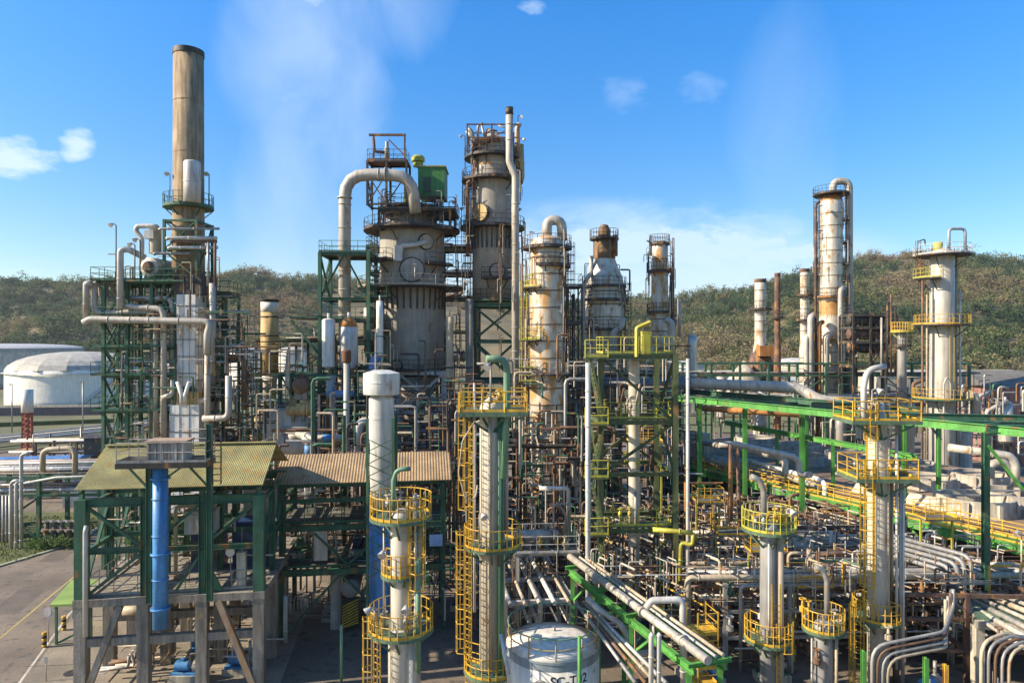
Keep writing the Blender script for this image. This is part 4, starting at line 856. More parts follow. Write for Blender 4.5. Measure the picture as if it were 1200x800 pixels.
vb = P(490,195,Y-1); MB().lathe(vb, [(.55,-.05),(.55,.35),(.45,.4),(.72,.5),(.75,.9),(.5,1.15),(.02,1.2)], 20).build('roof_vent', mat('lime_vent',(.42,.45,.06),.5), None, 'round lime yellow vent cowl on the green housing', 'vent')
F = Fr((P(444,0,Y-4).x, Y-4), 0); zd = zy(246,Y-4)
frame('dark deck frame under the green housing on the broad tower', F, [0,3.5,7.4], [0,6], [zd-1.8, zd], zy(268,Y-4), DST, .22, decks=[(zd,0,7.9,-.3,6,'f')], rm=DST, braces=[('f',0,zd-1.8,zd,'x'),('f',1,zd-1.8,zd,'/')])
pipe([P(404,480,Y-5), P(404,204,Y-5), P(482,206,Y-5), P(487,250,Y-4)], .62, LGP, 'fat pale overhead duct rising left of the broad tower and arching onto its top', n=18, rr=2.4, flanges=[(P(404,232,Y-5),(0,0,1)),(P(404,300,Y-5),(0,0,1)),(P(452,205,Y-5),(1,0,0))])
# white steel cradle below the broad tower
F = Fr((P(448,0,Y-3.5).x, Y-3.6), 0); zl = [zy(y,Y-3.5) for y in (590,535,505,483,437)]
frame('white painted steel cradle with X bracing carrying the broad tower', F, [0,1.7,6.5], [0,6], zl, 0, LGY, .48, braces=[('f',1,zl[3],zl[4],'x'),('f',1,zl[1],zl[2],'\\'),('b',1,zl[2],zl[4],'x'),('r',0,zl[1],zl[3],'x')], decks=[(zl[2],0,8.4,-1.2,5,'f')], rm=GRY, name='support_cradle', cat='support frame')
MB().lathe(c1, [(.01,zy(520,Y)),(1.2,zy(510,Y)),(1.3,zy(480,Y)),(3.1,zy(440,Y))], 32).build('bottom_cone', CNW, t1)
for i in range(3): exchanger(P(478+14*i,483,Y-2-.2*i), 1.5, .42, 90, LGY, 'pale small exchanger inside the white X braced cradle', 'exchangers in the white cradle')
# left structure in front of the duct
Y2 = 68; F = Fr((P(375,0,Y2).x, Y2), 2); zl = [zy(y,Y2) for y in (540,515,466,432,403,375,350,297)]
frame('tall dark green structure left of the broad tower, with a railed top deck', F, [0,4.8], [0,4.5], zl, 0, GRN, .34, decks=[(zl[7],-.1,5.0,0,4.5,'o'),(zl[5],-3,4.8,0,4.5,'f'),(zl[2],-1,4.8,-1,4.5,'f'),(zl[6],3.4,6.6,0,3,'f')], rm=GRN, dm=DST,
  braces=[('f',0,zl[6],zl[7],'^'),('l',0,zl[6],zl[7],'x'),('l',0,zl[3],zl[5],'x'),('f',0,zl[0],zl[2],'/'),('f',0,zl[3],zl[4],'\\')], ibeam=True)
MB().bar(F(-2.9,.1,zl[5]), F(-.1,.1,zl[5]-3.4), .22).build('knee_brace', GRN, None, 'diagonal green knee brace under the overhanging left deck', 'brace')
def vert_vessel(px, Y, y0, y1, d, m, label, top=.3, group=None, cat='vessel', head=None):
    r = d*Y/1600; z1, z0 = zy(y0,Y), zy(y1,Y); c = P(px,0,Y); c.z = 0; rt = thing('upright_vessel', label, cat, (c.x,c.y,z0), group)
    MB().lathe(c, [(r*.5,z0-.1),(r,z0+r*.4)]+bands_prof(r,z0+r*.4+.01,z1-r*top,2.2,.02)[1:], 24).build('shell', m, rt)
    MB().lathe(c, [(r*.998,z1-r*top+.002),(r*.8,z1-r*top*.35),(.4*r,z1-.02),(.01,z1)], 24).build('head', head or m, rt)
    for a in (225,315): MB().bar((c.x+r*.8*math.cos(rad(a)),c.y+r*.8*math.sin(rad(a)),z0+r*.5), (c.x+r*.9*math.cos(rad(a)),c.y+r*.9*math.sin(rad(a)),z0-1.2), .12).build('leg', DST, rt)
    MB().cyl((c.x,c.y,z1-.05), (c.x,c.y,z1+.5), r*.2, 10).build('nozzle', m, rt)
    return rt
vert_vessel(385,Y2-1,373,432,15,WHT,'bright white upright vessel on the green structure, left of the rusty capped one'); vert_vessel(409,Y2-1,372,434,20,LGY,'pale upright vessel with a rusty orange cap on the green structure',1.1,head=ORG)
vert_vessel(445,Y2,352,430,8,WHT,'slim white upright vessel tight against the left of the broad tower'); vert_vessel(527,Y2+2,370,445,9,TAN,'slim tan upright vessel tight against the right of the broad tower'); vert_vessel(432,Y2+4,358,400,12,GRY,'small grey vessel behind the overhead duct')
fl = thing('vent_stack', 'thin pale vent stack with a rusty burner tip', 'vent stack', P(406,545,60)); a, b = P(406,560,60), P(406,425,60); a.z = 0; MB().cyl(a, b, .26, 12).build('pipe', LGP, fl); MB().lathe(b, [(.27,0),(.42,.1),(.42,1.0),(.3,1.15)], 14).build('burner_tip', mat('burnt_tip',(.14,.06,.03),.8), fl)
pipe([P(437,450,66), P(437,425,66), P(444,416,66)], .42, BLU, 'blue elbow duct left of the foot of the broad tower', n=14, rr=.9)
pp_ = P(363,540,58); MB().cyl(P(363,600,58), P(363,533,58), .45, 14).build('pipe', WHT, None, 'white standpipe below the blue painted band, behind the tan roof', 'pipe'); MB().cyl(P(363,532.9,58), P(363,521,58), .46, 14).build('pipe', BLU, None, 'blue painted band of the standpipe behind the tan roof', 'pipe')
pipe([P(363,520.9,58), P(363,512,58), P(352,508,60), P(340,512,60)], .42, LGP, 'pale bent pipe above the blue band behind the tan roof', n=12, rr=.8)
pipe([P(355,515,57), P(380,513,57), P(402,513,57)], .3, LGP, 'pale level pipe crossing the lower green structure', n=12); MB().cyl(P(379,513,57), P(389,513,57), .31, 12).build('pipe_sleeve', BLU, None, 'blue sleeve on the pale level pipe of the lower green structure', 'pipe sleeve')
pipe([P(420,545,60), P(420,500,60), P(424,494,60), P(434,493,60)], .36, LGY, 'white cane shaped pipe left of the scrubber column', n=12, rr=.8)
pipe([P(388,440,64), P(388,500,64), P(398,520,64)], .45, GRY, 'grey curved duct inside the lower green structure', n=12, rr=1)
for i, (px, py, L, r, m) in enumerate(((353,452,1.2,.75,BRN),(350,480,1.5,.6,TNS),(398,462,1.6,.35,mat('dull_blue',(.10,.2,.34),.5)),(350,520,3.5,1.2,LGY))):
    exchanger(P(px,py+r*12,63)-V((0,0,.5)), L, r, [100,8,8,10][i], m, ['brown short horizontal vessel left of the lower green structure','ochre horizontal vessel under the brown one','dull blue slim exchanger on the lower green structure','pale horizontal drum behind the tan roofed pump house'][i])
F = Fr((P(328,0,66).x, 66), 3); zl = [zy(y,66) for y in (560,520,478,440)]
frame('low green structure between the ochre stack and the tall green structure', F, [0,3.2,6.6,9.6], [0,4.5], zl, 0, GRN, .3, decks=[(z,0,9.6,-.3,4.5,'f') for z in zl[:3]], rm=GRY, braces=[('f',0,zl[0],zl[1],'x'),('f',2,zl[1],zl[2],'/'),('f',1,zl[2],zl[3],'\\')], dm=GRT)
cabinet(P(340,520,64.5), 4.2, 3, 3.2, 3, LGY, 'pale cabin behind the tan roof, left of the green structure')
# second tower
Y = 75; t2, c2 = column('tall concrete faced tower topped by an orange stained dome and railed decks', 577, Y, [(47,352),(47,268),(46,214),(45,180),(38,166),(14,158)], CNW,
  [(352,60,0,360,GRN,DST),(268,76,0,360,DST,DST),(213,72,0,360,DST,DST),(186,66,0,360,DST,DST)], n=44, brk=4, ladders=[(195,350,270,DST,True),(200,266,214,DST,True)])
radial_straps(t2, c2, zy(270,Y), 2.2, zy(293,Y), 2.42, DST, n=13)
MB().lathe(c2, profile([(45.4,213.5),(45.6,195),(42,182)], Y), 40, capb=False, capt=False).build('lagging_top', mat('orange_stained_lagging',(.56,.48,.36),.5,.2,rust=.6,rcol=(.45,.18,.03)), t2)
for a, y, r, m in ((238,253,.9,TNS),(285,320,.75,CNW)): manway(t2, on(c2,2.1,a,zy(y,Y)), out(a), r, m)
platform(t2, c2, zy(328,Y), 2.25, 3.2, 250, 315, DST, DST, brackets=3)
for i, (a, y, h) in enumerate(((30,268,2.5),(350,213,4.5),(180,213,5),(300,186,3),(20,186,5),(200,268,2))): lamp(on(c2,3.0,a,zy(y,Y)), h, 'dark mast lamp on the ' + ['lower right','middle right','middle left','top front','top right','lower left'][i] + ' edge of the orange domed tower decks', a, DST)
zt = zy(186,Y); F = Fr((c2.x-2.6, Y-2.4), 0)
frame('crowded rusty pipe frame on the crown of the orange domed tower', F, [0,2.6,5.4], [0,3], [zt+1.6,zt+3.0], zt, BRK, .16, braces=[('f',0,zt,zt+1.6,'x'),('f',1,zt+1.6,zt+3,'/')], name='crown_frame')
for i in range(9):
    x = R.uniform(.2,5); pipe([F(x,R.uniform(0,2.5),zt-1), F(x,.5,zt+R.uniform(1.5,3.2)), F(x+R.uniform(-1,1.2),.5,zt+R.uniform(2,3.3))], R.choice((.09,.14,.2)), R.choice((BRK,TAN,GRY)), 'short bent vent pipe on the crown of the orange domed tower', 'crown vent pipes')
pipe([P(556,176,Y-2), P(556,166,Y-2), P(586,163,Y-2)], .28, BRK, 'thick rusty header across the crown of the orange domed tower', n=10, rr=.5)
pipe([P(608,170,Y), P(609,210,Y), P(604,214,Y)], .55, TNS, 'ochre bent pipe at the right shoulder of the orange domed tower', n=12, rr=.8)
pipe([P(607,190,Y-.5), P(606,150,Y-.5), P(609,145,Y-.5)], .28, TAN, 'tan vent pipe rising right of the crown frame', n=10)
Ya = 71; pipe([P(604,640,Ya), P(604,206,Ya), P(597,190,Ya), P(597,127,Ya)], .38, LGP, 'very tall slim pale flue running up the right of the orange domed tower', n=14, rr=1.2); MB().cyl(P(597,135,Ya), P(597,126,Ya), .4, 14).build('flue_tip', DST, None, 'black tip of the very tall slim flue', 'flue tip')
pipe([P(548,300,Y-2), P(548,214,Y-2), P(552,212,Y-2)], .2, BRN, 'red brown downpipe at the left of the orange domed tower')
F = Fr((P(553,0,Y-3).x, Y-3), 0); zl = [zy(y,Y-3) for y in (600,520,485,447,400,357)]
frame('dark green heavily braced frame under the orange domed tower', F, [0,4.7], [0,5], zl, 0, GRN, .5, braces=[('f',0,zl[k],zl[k+1],'x') for k in (1,2,3,4)]+[('b',0,zl[k],zl[k+1],'x') for k in (1,3)]+[('l',0,zl[3],zl[4],'x')], ibeam=True, name='tower_frame')
MB().cyl(P(550,620,Y-3.6), P(550,350,Y-3.6), .42, 12).build('post', CON, None, 'grey concrete cased post left of the green braced frame', 'post')
# white column with cane
Y = 66; t3, c3 = column('tall white lagged column stained orange, topped by a cane shaped pipe', 641, Y, [(42,720),(42,590),(42,550),(42,438),(42,290),(36,281),(20,277)], ALR,
  [(589,60,150,300,DST,DST),(437,60,130,330,DST,TAN),(397,56,130,250,DST,LIM),(337,58,130,250,DST,LIM),(312,56,240,420,DST,DST),(291,58,0,360,DST,DST)], bands=1.6, ladders=[(165,590,440,LIM,True),(160,435,340,LIM,True),(10,480,295,DST,True)])
pipe([P(641,280,Y), P(641,258,Y), P(658,258,Y), P(659,282,Y+.5)], .48, LGP, 'pale cane pipe arching over the top of the white column', n=14, rr=.75)
vert_vessel(669,Y+2,470,600,16,ALR,'orange rusted slim column standing right of the white column')
for x, m, r in ((665,BRK,.12),(672,DST,.14),(612,BRN,.1),(616,TAN,.1)): pipe([P(x,640,Y-.5), P(x,R.uniform(300,420),Y-.5)], r, m, {665:'dark rusty riser close right of the white column',672:'dark steel riser further right of the white column',612:'brown riser left of the white column',616:'tan riser left of the white column'}[x])
F = Fr((P(664,0,Y).x, Y-1), 4); zl = [zy(y,Y) for y in (640,590,545,505,470,425,380,337)]
frame('dark ladder tower right of the white column', F, [0,1.4], [0,2.2], zl, 0, DST, .16, decks=[(z,0,1.4,0,2.2,'f') for z in zl], rm=DST, braces=[('f',0,zl[k],zl[k+1],'x/'[k%2]) for k in range(7)], name='ladder_tower')
F = Fr((P(607,0,Y-2).x, Y-2), 0)
for i, y in enumerate((400,432,448)): 
    b = thing('side_balcony', 'small yellow railed balcony left of the white column, '+['highest of three','middle one of three','lowest of three'][i], 'balcony', F(.9,.6,zy(y,Y-2))); o = MB().box(F(.9,.6,zy(y,Y-2)+.05), 1.6, 1.2, .1).build('deck', DST, b); rails([F(.15,1.2,zy(y,Y-2)+.1), F(.15,.05,zy(y,Y-2)+.1), F(1.65,.05,zy(y,Y-2)+.1)], LIM, o)
# bottle shaped column
Y = 82; t4, c4 = column('bottle shaped banded column with a brown neck and domed cap', 708, Y, [(42,700),(42,440),(34,432),(30,418),(36,400),(44,386),(44,330),(42,324),(32,313),(25,303),(25,293),(24.9,291)], ALM,
  [(352,58,200,380,DST,DST),(336,52,0,360,DST,DST),(386,52,0,360,DST,BRK),(440,60,0,360,DST,LIM)], bands=1.5, name='fractionator_column', ladders=[(5,440,340,DST,True)])
MB().lathe(c4, profile([(25.2,304),(26,303.8),(26,284),(24,281),(12,279.8),(12,277),(15,276),(14.6,270),(9,264),(.1,262.5)], Y), 32, capb=False).build('neck', mat('brown_neck',(.17,.105,.05),.7,rust=.35), t4)
platform(t4, c4, zy(280,Y), 1.2, 1.75, 0, 360, DST, DST, brackets=4)
pipe([P(683,560,Y-2), P(683,335,Y-2), P(689,325,Y-2), P(693,318,Y-1), P(693,300,Y-1)], .26, LGP, 'pale standpipe bending in at the left of the bottle shaped column', n=10, rr=.6)
pipe([P(721,300,Y-1), P(721,275,Y-1)], .3, BRK, 'brown stub pipe beside the neck of the bottle shaped column'); pipe([P(738,340,Y), P(738,316,Y), P(727,316,Y)], .1, DST, 'thin dark hoop pipe right of the bottle shaped column', rr=.2)
pipe([P(716,440,Y-3), P(719,388,Y-3), P(728,384,Y-3), P(730,372,Y-3)], .34, LGP, 'pale crooked pipe in front of the bottle shaped column', n=10, rr=.7)
# slim stained column
t5, c5 = column('slim ochre stained column with dark bands and a railed waist', 773, Y+2, [(30,700),(30,432),(26,425),(26,412),(20,402),(20,366),(19,318),(19,287),(14,283)], ALR,
  [(366,30,0,360,BRK,DST),(318,30,0,360,BRK,DST),(286,24,0,360,BRK,DST),(425,44,0,360,DST,LIM)], bands=1.5, name='slim_column', ladders=[(0,425,288,BRK,False)])
pipe([P(788,400,Y), P(788,316,Y), P(782,314,Y)], .22, BRK, 'dark overhead line right of the slim ochre column', rr=.5); pipe([P(787,440,Y-2), P(787,378,Y-2), P(780,374,Y-2)], .4, LGP, 'pale overhead pipe below the waist of the slim ochre column', n=10, rr=.6)
pipe([P(763,300,Y), P(763,284,Y), P(758,282,Y)], .1, DST, 'small dark bracket pipe at the top left of the slim ochre column')
vert_vessel(811,Y,392,470,11,ALU,'narrow pale upright vessel with a dark rim right of the olive tower')
pipe([P(796,395,Y+4), P(796,350,Y+4)], .22, LGP, 'thin pale flue right of the slim ochre column')
# far stacks and the right hand column
def far_stack(px, Y, y0, y1, d, m, label, plats=(), bands=1.8):
    rt, c = column(label, px, Y, [(d*1.25,560),(d*1.25,y1),(d,y1-10),(d,y0)], m, [(y,d*2.1,0,360,DST,DST) for y in plats], bands=bands, name='banded_stack', cat='stack', n=24)
    MB().lathe(c, profile([(d*1.02,y0-.02),(d*1.06,y0-1),(d*1.06,y0-4),(d*.8,y0-4)], Y), 24).build('rim', BRK, rt); return rt
far_stack(891,120,331,410,13,ALM,'stout banded stack farthest left of the far group',(362,)); far_stack(911,115,324,412,6.5,BRK,'thin brown stack between two banded stacks',(372,),3); far_stack(943,112,319,410,10,ALM,'banded stack with two ring platforms close left of the far orange column',(346,375))
ho = thing('furnace_hood', 'brown flared furnace hood under the stout far stack', 'hood', P(891,440,119)); MB().lathe(P(891,440,120), [(2.6,-2),(2.6,1.5),(1.2,5.5)], 4, a0=.785).build('hood', BRK, ho); MB().box(P(897,411,118), 2.6, 2, 1.8).build('duct', ORG, ho)
MB().lathe(P(872,440,118), [(5.5,-4),(.2,2.6)], 28).build('cone_roof', CNL, None, 'pale conical roof beside the flared furnace hood', 'roof')
Y = 105; t6, c6 = column('tall banded aluminium column with orange stains and a black disc on top', 974, Y, [(29,640),(29,470),(29,396),(26,384),(25,352),(25,236),(20,230)], ALM,
  [(228,40,0,360,DST,DST),(348,38,0,360,ORG,DST),(398,40,180,360,ORG,ORG)], bands=1.9, ladders=[(180,345,240,DST,True)])
MB().lathe(c6, profile([(25.6,384),(25.6,353)], Y), 32, capb=False, capt=False).build('stained_band', mat('stained_band',(.50,.28,.09),.7,rust=.5), t6)
MB().lathe(c6, profile([(25.6,236),(20,229.5)], Y), 32, capb=False).build('stained_shoulder', ORG, t6)
pipe([P(976,228,Y), P(976,213,Y), P(995,212,Y), P(995,560,Y)], .55, LGP, 'overhead pipe looping from the black disc down the right of the banded column', n=12, rr=1.1)
for px, y0, r, m, l in ((956,240,.2,BRK,'thin dark riser at the left of the far banded column'),(950,372,.5,LGP,'pale thick riser left of the far banded column, nearest it'),(945,395,.4,CRM,'cream riser left of the far banded column, farther out'),(985,340,.4,LGP,'pale riser in front of the far banded column, right side'),(960,380,.35,ORG,'orange rusty riser in front of the far banded column'),(968,395,.5,CRM,'cream riser in front of the far banded column')):
    pipe([P(px,560,Y-3), P(px,y0,Y-3), P(px+4,y0-3,Y-2)], r, m, l, rr=.6)
for i, y in enumerate((258,285,310,330)): platform(t6, c6, zy(y,Y), 1.68, 2.6, 320, 400, DST, DST, brackets=1)
# ladder column on the right
Y = 78; t7, c7 = column('smooth cream column with yellow rails, in front of the wooded hill at the right', 1104, Y, [(27,700),(27,470),(25.5,380),(25.5,300),(22,294),(10,291)], CRM,
  [(466,62,0,360,GRN,YEL),(380,58,0,360,DST,YEL),(299,60,0,360,DST,LGY)], ladders=[(15,378,301,YEL,True),(275,465,382,YEL,False)], n=40)
platform(t7, c7, zy(326,Y), 1.3, 3.0, 165, 235, DST, LIM, brackets=2)
U = MB().bent([P(1112,299,Y), P(1112,268,Y), P(1131,268,Y), P(1131,296,Y)], .16, .5, 10).build('overhead_loop', mat('blue_grey_pipe',(.28,.32,.42),.5), t7); MB().cyl(P(1099,296,Y), P(1099,284,Y), .5, 14).build('relief_valve', LIM, t7)
MB().bent([P(1106,700,Y-1.8), P(1106,450,Y-1.8), P(1110,440,Y-1.8), P(1114,450,Y-1.8), P(1114,480,Y-1.8)], .1, .3, 8).build('side_pipe', CRM, t7)
MB().cyl(P(1119.5,520,Y), P(1119.5,300,Y), .19, 10).build('side_pipe', GRY, t7)
for px, y0, m, l in ((1081,322,BRN,'brown tall standpipe left of the cream column, outer one'),(1086,345,TAN,'tan tall standpipe left of the cream column, inner one'),(1125,340,LGY,'pale standpipe right of the cream column')): pipe([P(px,560,Y-.6), P(px,y0,Y-.6)], .12, m, l)
ms = thing('lattice_aerial', 'slim rusty lattice aerial left of the top of the cream column', 'aerial', P(1077,335,Y)); mb = MB()
for dx in (-.18,.18):
    for dy in (-.18,.18): mb.bar(P(1076,335,Y)+V((dx,dy,0)), P(1076,282,Y)+V((dx,dy,0)), .05)
for k in range(8): a = P(1076,335,Y)+V((-.18,-.18,k*.5)); mb.bar(a, a+V((.36,0,.5)), .04); mb.bar(a+V((.36,0,0)), a+V((.36,.36,.5)), .04)
mb.build('lattice', BRK, ms); MB().bent([P(1076,283,Y), P(1084,280,Y), P(1084,287,Y)], .07, .2, 6).build('bracket', DST, ms)
pipe([P(1134,463,Y-1), P(1143,463,Y-1), P(1146,500,Y-1)], .42, LGP, 'silver elbow pipe right of the foot of the cream column', n=14, rr=1.2)
# small far column with yellow top and the dark steel frame
column('small far column with a yellow railed top, left of the cream column', 1057, 85, [(10,560),(10,392),(8,386)], GRY, [(388,24,0,360,LIM,YEL),(405,20,0,360,DST,DST)], n=20)
F = Fr((P(1000,0,96).x, 96), 0); zl = [zy(y,96) for y in (470,430,402,385,370)]
frame('black weathered steel frame full of ducts behind the pipe bridge', F, [0,2.4,4.6,6.2], [0,4], zl, 0, DST, .26, decks=[(z,0,6.2,0,4,'f') for z in zl[1:]], rm=DST, braces=[('f',1,zl[1],zl[2],'x')])
for i, (y, m) in enumerate(((378,DST),(394,BRK),(410,DST))): exchanger(F(2.2,1,zy(y+8,96)), 4.4, .8, 0, m, ['dark','rusty brown','sooty'][i]+' horizontal vessel '+['high','midway','low'][i]+' in the black steel frame')
for i, px in enumerate((1040,1044,1049,1033)): pipe([P(px,440,95), P(px,[352,345,360,372][i],95)], .14, [DST,BRK,DST,LGP][i], ['black vent mast left of centre above the dark frame','tallest rusty vent mast above the dark frame','black vent mast at the right of the dark frame','pale vent pipe at the front of the dark frame'][i])
# pipe bridge
Y = 100; F = Fr((P(800,0,Y).x, Y), 0); xs_ = [i*4.2 for i in range(11)]; zl = [zy(y,Y) for y in (466,440,426)]
frame('long dark green pipe bridge spanning in front of the far columns', F, xs_, [0,3], zl, 0, GRN, .3, name='pipe_bridge', cat='pipe bridge', braces=[('f',k,zl[0],zl[1],'/\\'[k%2]) for k in (1,3,4,7,9)])
mb = None
for k in range(9):
    m = [LGY,BRN,TAN,GRY,CRM,DST,LGP,BRN,GRY][k]; pipe([F(-3,.3+.3*k,zl[k%2]+.32), F(44,.3+.3*k,zl[k%2]+.32)], [.12,.1,.18,.14,.1,.16,.2,.09,.12][k], m, ['light grey','brown','tan','mid grey','cream','black','lagged','thin brown','rear grey'][k]+' line on the '+['lower','upper'][k%2]+' tier of the long green pipe bridge')
Y = 70; pipe([P(676,449,Y), P(808,449,Y)], .62, mat('blue_grey_main',(.14,.16,.19),.55), 'fat blue grey main behind the olive tower', n=16); pipe([P(808.1,449,Y), P(935,454,Y), P(962,470,Y-2), P(1010,471,Y-2)], .55, LGP, 'fat pale main bending down over the green gantry', n=16, rr=1.8, flanges=[(P(850,450.5,Y),(1,0,0))])
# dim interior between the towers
nm = [('DST',DST),('GRN',GRN),('BRN',BRN),('GRY',GRY)]
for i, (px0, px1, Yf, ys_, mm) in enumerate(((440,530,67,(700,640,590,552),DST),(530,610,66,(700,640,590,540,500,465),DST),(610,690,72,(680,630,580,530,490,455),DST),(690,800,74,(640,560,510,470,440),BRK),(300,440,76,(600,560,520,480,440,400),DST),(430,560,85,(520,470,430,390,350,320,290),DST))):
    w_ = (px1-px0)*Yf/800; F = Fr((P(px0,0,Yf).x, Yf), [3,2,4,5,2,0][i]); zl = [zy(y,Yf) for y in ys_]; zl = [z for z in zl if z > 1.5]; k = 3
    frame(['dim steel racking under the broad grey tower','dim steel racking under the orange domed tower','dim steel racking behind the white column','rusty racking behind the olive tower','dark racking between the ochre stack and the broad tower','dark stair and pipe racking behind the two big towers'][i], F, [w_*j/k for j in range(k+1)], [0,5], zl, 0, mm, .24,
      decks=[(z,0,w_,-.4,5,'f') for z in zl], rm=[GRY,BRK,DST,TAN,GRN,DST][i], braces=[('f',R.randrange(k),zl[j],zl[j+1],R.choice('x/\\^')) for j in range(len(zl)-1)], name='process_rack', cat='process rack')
    for j in range(17):
        a = R.uniform(0,w_); z = R.choice(zl); h = R.uniform(1.5,6); m = R.choice((GRY,BRN,TAN,LGY,BRK,DST,GRY)); hh = R.random()
        if hh < .55: pts = [F(a,R.uniform(-.8,2),max(.2,z-h)), F(a,0,z+h*.6), F(a+R.uniform(-2,2),.2,z+h*.6)]
        else: pts = [F(a,-.5,z+.4), F(a+R.uniform(2,5),-.5,z+.4), F(a+3,-.3,z+R.uniform(-1,2))]
        pipe(pts, R.choice((.06,.09,.13,.2)), m, 'pipe threading through '+['the racking under the broad grey tower','the racking under the orange domed tower','the racking behind the white column','the rusty racking behind the olive tower','the racking right of the ochre stack','the tall racking behind the two big towers'][i], ['pipes under the broad tower','pipes under the domed tower','pipes behind the white column','pipes behind the olive tower','pipes right of the ochre stack','pipes behind the big towers'][i])
    for j in range(3):
        z = R.choice(zl[:-1])+.15; exchanger(F(R.uniform(1,w_-1),1.5,z), R.uniform(2.4,4), R.uniform(.35,.7), R.choice((3,90)), R.choice((GRY,BRN,LGY,TAN)), ['horizontal exchanger on a shelf of the racking under the broad grey tower','horizontal exchanger on a shelf of the racking under the orange domed tower','horizontal exchanger on a shelf of the racking behind the white column','horizontal exchanger on the rusty racking behind the olive tower','horizontal exchanger on the racking right of the ochre stack','horizontal exchanger on the tall racking behind the two big towers'][i], f'exchangers on rack {["one","two","three","four","five","six"][i]}')
for i in range(8):
    px = R.uniform(440,690); Yp = R.uniform(50,62); pump((P(px,0,Yp).x,Yp,0), R.choice((0,8,95)), R.choice((GRY,GRN,DBL)), 'pump on the dark paving under the central towers', 'pumps under the central towers')
# ------------------------------------------------------------------ foreground columns with yellow rails
def cane(root, pts, r, m, nm='cane_pipe', rr=.5): return MB().bent(pts, r, rr, 12, 6).build(nm, m, root)
def toprack(root, c, z, n, m=YEL, r0=.3, r1=1.1):
    """small fittings standing on a top platform: valves and stubs, each its own part"""
    for k in range(n):
        a = R.uniform(0,6.28); q = R.uniform(r0,r1); p = V((c.x+q*math.cos(a), c.y+q*math.sin(a), z)); h = R.uniform(.5,1.2); mb = MB()
        mb.cyl(p, p+V((0,0,h)), .06, 8); mb.cyl(p+V((0,0,h*.5)), p+V((0,0,h*.5+.25)), .13, 8); mb.sector(p, .1, .17, h, h+.04, n=8); mb.build('valve', R.choice((m,TAN,GRY)), root)
CRC = mat('cream_column', (.55,.52,.46), .5, .1, streak=.2, rust=.07, var=.12)
def sheath(root, c, r, a, z0, z1, m, nm='side_pipe', rr=.12):
    p = V((c.x+r*math.cos(rad(a)), c.y+r*math.sin(rad(a)), 0)); o = MB(); o.cyl(p+V((0,0,z0)), p+V((0,0,z1)), rr, 10); return o.build(nm, m, root)
# column A: between pump house and olive tower
Y = 38; fA, cA = column('tall cream column with a square yellow railed top deck, before the orange domed tower', 577, Y, [(30,840),(30,478),(26,472),(10,466)], CRC, [], n=36, name='front_column')
zt = zy(480,Y); F = Fr((P(540,0,Y).x, Y-1.5), 2)
o = MB().box(F(1.85,1.5,zt-.12), 3.75, 3.0, .24, F.ang).build('platform', GRD, fA); rails([F(.05,.05,zt), F(3.68,.05,zt), F(3.68,2.95,zt), F(.05,2.95,zt)], YEL, o, True, r=.04)
for a0 in (.4,1.3,2.4,3.3): MB().bar(F(1.8,.9,zt-1.3), F(a0,.1,zt-.3), .1).build('bracket', GRN, o)
platform(fA, cA, zy(637,Y), .73, 1.6, 0, 360, GRD, YEL, brackets=6); platform(fA, cA, zy(782,Y), .73, 1.6, 150, 380, GRD, YEL, brackets=4)
ladder(fA, (cA.x-1.15, cA.y-.75), zy(637,Y), zt, 215, YEL, True, .45); ladder(fA, (cA.x-1.3, cA.y-.65), zy(800,Y), zy(637,Y), 225, YEL, True, .5)
cane(fA, [P(590,560,Y-.9), P(594,480,Y-.9), P(594,421,Y-.9), P(570,420,Y-1.2)], .19, LGR, rr=1.3); sheath(fA, cA, .95, 300, 2, zt-.3, GRN, rr=.17); sheath(fA, cA, .92, 262, 2, zt-.3, TAN, rr=.1); sheath(fA, cA, 1.0, 185, 5, zt+1.5, LGY, rr=.07)
toprack(fA, cA, zt, 12); sheath(fA, cA, .95, 325, zy(620,Y), zt, GRY, rr=.12)
MB().bent([F(.9,.1,zt-.4), F(.2,-.1,zt-1.5), F(.0,-.2,zt-3.2), F(.4,-.2,zt-4.7), F(.9,0,zt-4.6), F(1.0,.1,zt-3.9)], .04, .8, 6).build('hanging_hose', TAN, fA)
lamp(P(575,470,Y-1.4), 1.9, 'floodlight mast on the square top deck of the cream column', 250)
lamp(P(562,637,Y-1.6), 1.6, 'white floodlight on the middle ring of the cream column', 300, r=.04)
# column B: nearest, left
Y = 34; fB, cB = column('nearest cream column with three yellow railed ring decks, in front of the pump house', 470, Y, [(30,900),(30,735),(25,733),(25,606),(20,600),(9,596)], CRC, [], n=36, name='front_column')
for y, ro, a0, a1 in ((604,1.55,0,360),(735,1.62,0,360)): platform(fB, cB, zy(y,Y), .54, ro, a0, a1, GRD, YEL, brackets=6)
platform(fB, cB, zy(671,Y), .56, 1.0, 150, 320, GRD, YEL, brackets=3)
ladder(fB, (cB.x+.62, cB.y-.5), zy(735,Y), zy(604,Y), 320, YEL, True, .45); ladder(fB, (cB.x-1.05, cB.y-.8), zy(860,Y), zy(735,Y), 230, YEL, True, .5)
cane(fB, [P(461,600,Y-.8), P(461,563,Y-.8), P(465,550,Y-.8), P(481,549,Y-.8)], .11, LGR, rr=.45); sheath(fB, cB, .9, 330, 0, zy(604,Y)+1.2, LGY, rr=.07); sheath(fB, cB, .95, 345, 0, zy(604,Y)-.2, TAN, rr=.09); sheath(fB, cB, .85, 200, zy(735,Y), zy(604,Y), GRY, rr=.05)
MB().cyl(cB+V((.55,-.2,0)), cB+V((.55,-.2,zy(738,Y))), .36, 16).build('side_vessel', CRC, fB); sheath(fB, cB, 1.15, 325, zy(780,Y), zy(650,Y), LGR, rr=.13)
